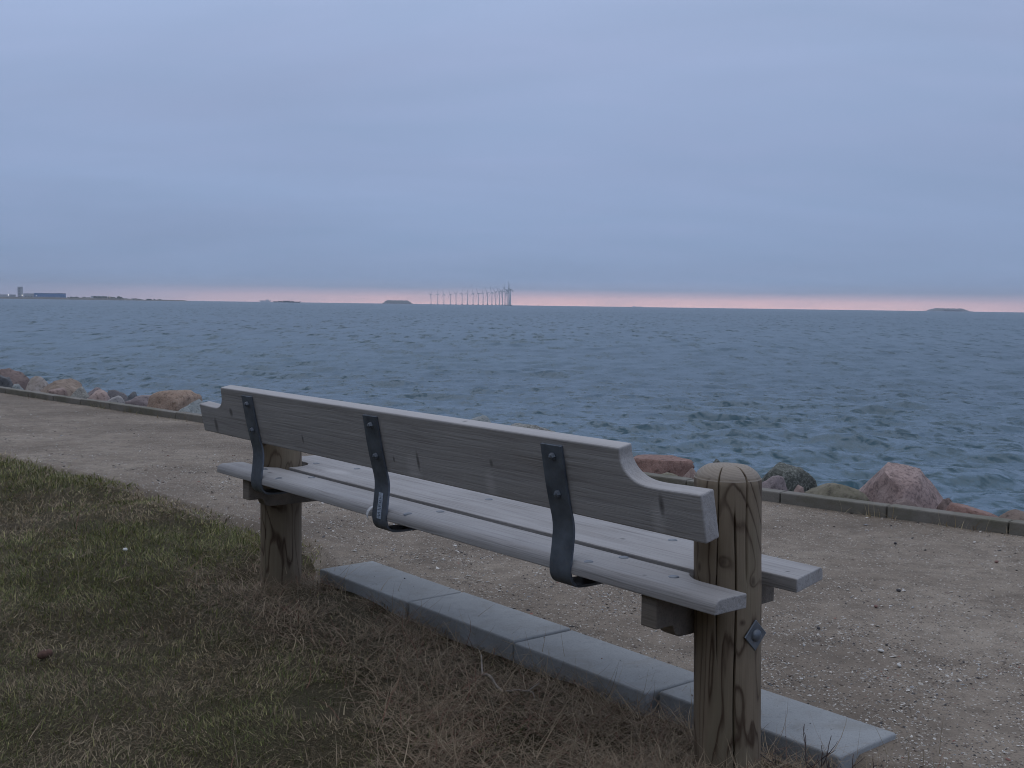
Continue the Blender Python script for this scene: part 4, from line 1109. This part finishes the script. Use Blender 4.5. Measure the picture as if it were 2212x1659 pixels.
ORD = ['leftmost', 'second from left', 'third from left', 'fourth from left', 'fifth from left', 'sixth from left', 'seventh from left', 'eighth from left', 'ninth from left', 'tenth from left',
       'tenth from right end', 'ninth from right end', 'eighth from right end', 'seventh from right end', 'sixth from right end', 'fifth from right end', 'fourth from right end', 'third from right end', 'second from right end', 'rightmost and tallest looking']
rt = random.Random(4)
for i, zx in enumerate(zx_list):
    dist = 7770 - i * (7770 - 4490) / 19
    xd = (850 + zx * 500 / 2212) * 2212 / 2500
    root = empty('wind_turbine', (fx(xd, dist), dist, SEA), math.radians(rt.gauss(-58, 5)))
    for nm, me in (('foundation', found_me), ('tower', tower_me)): link(bpy.data.objects.new(nm, me), root)
    o = link(bpy.data.objects.new('nacelle', nac_me), root); o.location = (0, 1.2, 65.5)
    o = link(bpy.data.objects.new('hub', hub_me), root); o.location = (0, -3.8, 65.5); o.rotation_euler = (math.radians(90), 0, 0)
    ph = rt.uniform(0, 120)
    for k in range(3):
        o = link(bpy.data.objects.new('blade', blade_me), root); o.location = (0, -5.2, 65.5); o.rotation_euler = (0, math.radians(ph + 120 * k), 0)
    tag(root, 'pale offshore wind turbine on the horizon, ' + ORD[i] + ' of the curved row', 'wind turbine', 'offshore wind turbines on the horizon')

def mound(name, x, y, w, dep, h, mat, seed, parent=None, flat=0.6, z0=SEA, rough=0.12):
    nx, ny = 48, 14
    vs, fs = [], []
    for i in range(nx + 1):
        for j in range(ny + 1):
            u, v_ = i / nx * 2 - 1, j / ny * 2 - 1
            e = max(abs(u), abs(v_) * 0.9)
            k = min(1.0, max(0.0, (1 - abs(u)) / (1 - flat))) ** 0.6 * min(1.0, max(0, (1 - abs(v_)) / 0.5)) ** 0.6
            hh = h * k * (1 - rough + 2 * rough * float(vnoise(i * 0.6 + seed, j * 0.7)) * 1.0) if k > 0 else -0.5
            vs.append((u * w / 2, v_ * dep / 2, hh - (0.5 if k == 0 else 0)))
    for i in range(nx):
        for j in range(ny):
            a = i * (ny + 1) + j; fs.append((a, a + ny + 1, a + ny + 2, a + 1))
    o = mesh_obj(name, vs, fs, mat, parent, True)
    if parent is None: o.location = (x, y, z0)
    return o
M_ISLE = plain('island_scrub', (0.115, 0.130, 0.125), 0.95, 0.4, 0.06)
M_STONE_W = plain('fort_stone', (0.24, 0.23, 0.22), 0.9, 0.2, 0.1)
M_LAND = plain('headland_ground', (0.16, 0.145, 0.12), 0.95, 0.25, 0.02)
M_BLUEB = plain('blue_cladding', (0.035, 0.14, 0.34), 0.6, 0.06, 0.02)
M_GREYB = plain('grey_cladding', (0.33, 0.35, 0.38), 0.7, 0.1, 0.02)
M_DARKB = plain('dark_hull', (0.055, 0.06, 0.07), 0.7, 0.2, 0.05)
M_PALEB = plain('pale_superstructure', (0.55, 0.56, 0.58), 0.6, 0.05, 0.05)
M_TREE = plain('far_tree_foliage', (0.05, 0.065, 0.04), 0.95, 0.4, 0.15)

ft = empty('island_fort', (fx(857, 6000), 6000, SEA))
mound('rampart', 0, 0, 150, 90, 17.5, M_ISLE, 3, ft, 0.72)
o = from_bm('sea_wall', bevel_box(152, 96, 5.0, 0.6), M_STONE_W, ft); o.location = (0, 0, 1.2)
tag(ft, 'flat topped island fort on the horizon left of the wind turbines', 'fort')
ft = empty('island_fort', (fx(2043, 7000), 7000, SEA))
mound('rampart', 0, 0, 250, 110, 17, M_ISLE, 9, ft, 0.62, rough=0.2)
o = from_bm('sea_wall', bevel_box(264, 118, 3.2, 0.6), M_STONE_W, ft); o.location = (0, 0, 0.6)
o = from_bm('barracks', bevel_box(105, 12, 7.5, 0.3), M_DARKB, ft); o.location = (8, -58, 6.5)
tag(ft, 'low island fort on the horizon at the right edge of the sea', 'fort')

# headland with the harbour works
HD = 3500.0
def land(name, x0, x1, h, dep, seed):
    n = 80; vs, fs = [], []
    for i in range(n + 1):
        x = x0 + (x1 - x0) * i / n
        hh = h * (0.75 + 0.5 * float(vnoise(i * 0.35 + seed, 2.0))) * min(1, (x1 - x) / 20 + 0.05)
        vs += [(x, HD - dep / 2, SEA - 0.5), (x, HD - dep / 2 + 6, SEA + hh), (x, HD + dep / 2 - 6, SEA + hh), (x, HD + dep / 2, SEA - 0.5)]
    for i in range(n):
        for j in range(3): fs.append((4 * i + j, 4 * i + 4 + j, 4 * i + 5 + j, 4 * i + 1 + j))
    return tag(mesh_obj(name, vs, fs, M_LAND), kind='structure')
land('headland', fx(-420, HD), fx(300, HD), 5.2, 160, 3)
o = land('breakwater', fx(290, HD), fx(408, HD), 2.9, 40, 8)
def bldg(name, x0, x1, h, mat, label, base=4.0, dep=40, y=HD):
    root = empty(name, (fx((x0 + x1) / 2, y), y, SEA + base))
    w_ = fx(x1, y) - fx(x0, y)
    o = from_bm('wall', bevel_box(w_, dep, h, 0.3), mat, root); o.location = (0, 0, h / 2 - 1)
    o = from_bm('roof', bevel_box(w_ + 1.2, dep + 1.2, 0.9, 0.2), M_GREYB, root); o.location = (0, 0, h - 0.6)
    return tag(root, label, 'building'), w_
hall, w_ = bldg('harbour_hall', 80, 137, 15.5, M_BLUEB, 'long blue harbour hall on the far shore at the left')
for k in range(9):
    o = from_bm('door', bevel_box(4.2, 0.4, 5.0, 0.1), M_GREYB, hall); o.location = (-w_ / 2 + 6 + k * (w_ - 12) / 8, -20.2, 2.0)
shed, w_ = bldg('harbour_shed', 57, 79, 13.5, M_GREYB, 'grey harbour shed left of the long blue hall')
for k in range(3):
    o = from_bm('door', bevel_box(4.0, 0.4, 6.5, 0.1), M_DARKB, shed); o.location = (-w_ / 2 + 7 + k * (w_ - 14) / 2, -20.2, 2.6)
tow, w_ = bldg('harbour_tower', 40, 48, 34, M_GREYB, 'tall grey harbour tower at the far left of the horizon', dep=12)
for k in range(6):
    o = from_bm('window', bevel_box(6.0, 0.3, 1.6, 0.05), M_DARKB, tow); o.location = (0, -6.15, 4 + k * 4.8)
bldg('harbour_shed', -30, 28, 9.5, M_GREYB, 'low grey harbour shed at the left edge of the horizon')[0]
dom, w_ = bldg('harbour_hall', 202, 222, 9.5, M_PALEB, 'pale hall among trees right of the blue hall', base=3.0)
# lamps lit on the quay
M_LAMP, nt_, b_l = new_mat('lit_floodlight'); b_l.inputs['Base Color'].default_value = (1, 1, 1, 1)
b_l.inputs['Emission Color'].default_value = (1.0, 0.93, 0.85, 1); b_l.inputs['Emission Strength'].default_value = 6.0
for (xd, h, lab) in ((18.5, 8.5, 'lit quay floodlight at the far left end of the harbour'), (48.5, 8.5, 'lit quay floodlight at the foot of the grey tower'), (78.5, 8.0, 'lit quay floodlight in front of the grey shed'), (237, 6.5, 'lit lamp on the headland right of the pale hall')):
    root = empty('quay_lamp', (fx(xd, HD - 60), HD - 60, SEA + 4))
    link(bpy.data.objects.new('mast', cyl_mesh('mast', 0.25, 0.15, h, 8, M_GREYB, -1)), root)
    sz_ = 1.5 if xd < 70 else 0.9
    o = from_bm('lamp_head', bevel_box(sz_ * 1.2, 0.6, sz_, 0.1), M_LAMP, root); o.location = (0, -0.4, h - 1)
    tag(root, lab, 'lamp', 'lit floodlights along the harbour quay')
# clumps of trees on the headland, too far to tell the trees apart
def far_trees():
    vs, fs = [], []
    rt2 = random.Random(9)
    for (a, b_, hh, nn) in ((150, 182, 6, 26), (190, 260, 8, 46), (262, 300, 4, 20), (318, 326, 3, 4), (336, 348, 3, 5)):
        for _ in range(nn):
            x = fx(rt2.uniform(a, b_), HD); y = HD + rt2.uniform(-30, 30); r = rt2.uniform(2.5, 5.0); h = hh * rt2.uniform(0.6, 1.25)
            i0 = len(vs)
            bm_ = bmesh.new(); bmesh.ops.create_icosphere(bm_, subdivisions=2, radius=1.0)
            for v_ in bm_.verts:
                k = 1 + rt2.uniform(-0.25, 0.25)
                vs.append((x + v_.co.x * r * k, y + v_.co.y * r * k, SEA + 2.5 + h / 2 + v_.co.z * h / 2 * k))
            bm_.verts.index_update()
            fs += [tuple(i0 + v_.index for v_ in f_.verts) for f_ in bm_.faces]; bm_.free()
    tag(mesh_obj('distant_trees', vs, fs, M_TREE), 'dark clumps of trees along the far headland at the left', 'trees', kind='stuff')
far_trees()

def ship(name, x0, x1, dist, h, hullmat, housemat, label, house):
    root = empty(name, (fx((x0 + x1) / 2, dist), dist, SEA)); w_ = fx(x1, dist) - fx(x0, dist)
    pr = [(-w_ / 2, h), (-w_ / 2 + w_ * 0.04, -1), (w_ / 2 - w_ * 0.08, -1), (w_ / 2, h * 1.25), (w_ / 2 - w_ * 0.1, h)]
    bm_, lo_, hi_ = prism(pr, lambda a, b_, t: (a, t, b_), -7, 7); from_bm('hull', bm_, hullmat, root)
    for (a, b_, hh) in house:
        o = from_bm('deck_house', bevel_box((b_ - a) * w_, 10, hh, 0.3), housemat, root); o.location = (((a + b_) / 2 - 0.5) * w_, 0, h + hh / 2 - 0.2)
    return tag(root, label, 'ship')
ship('cargo_barge', 589, 649, 4200, 3.6, M_DARKB, M_DARKB, 'long low dark barge on the horizon left of the island fort', [(0.18, 0.30, 1.6), (0.36, 0.60, 3.2), (0.64, 0.74, 1.8)])
ship('cargo_ship', 560, 584, 7000, 9, M_PALEB, M_PALEB, 'faint pale ship on the horizon left of the dark barge', [(0.55, 0.8, 6)])
ship('cargo_ship', 1362, 1384, 8800, 3, M_PALEB, M_PALEB, 'tiny faint ship on the horizon right of the wind turbines', [(0.1, 0.3, 3)])
mk = empty('channel_marker', (fx(1160, 3000), 3000, SEA))
link(bpy.data.objects.new('float', cyl_mesh('float', 1.3, 1.2, 2.0, 12, M_DARKB, -0.6)), mk)
link(bpy.data.objects.new('mast', cyl_mesh('mast', 0.7, 0.35, 4.4, 8, plain('marker_red', (0.35, 0.08, 0.06)), 1.4)), mk)
tag(mk, 'small channel marker on the horizon just right of the wind turbines', 'buoy')

# ------------------------------------------------------------------ sea air
def haze():
    mt = bpy.data.materials.new('sea_haze'); mt.use_nodes = True; nt = mt.node_tree; nt.nodes.clear()
    v_ = nd(nt, 'ShaderNodeVolumePrincipled'); o_ = nd(nt, 'ShaderNodeOutputMaterial')
    v_.inputs['Color'].default_value = (0.80, 0.87, 0.97, 1); v_.inputs['Density'].default_value = 1.0e-4
    nt.links.new(v_.outputs[0], o_.inputs['Volume'])
    o = from_bm('haze', (lambda b: (bmesh.ops.create_cube(b, size=1.0), b)[1])(bmesh.new()), mt)
    o.scale = (18600, 18600, 119); o.location = (0, 0, 56)
    o.visible_shadow = True
    tag(o, kind='stuff'); o['label'] = 'thin sea haze hanging over the water'
haze()
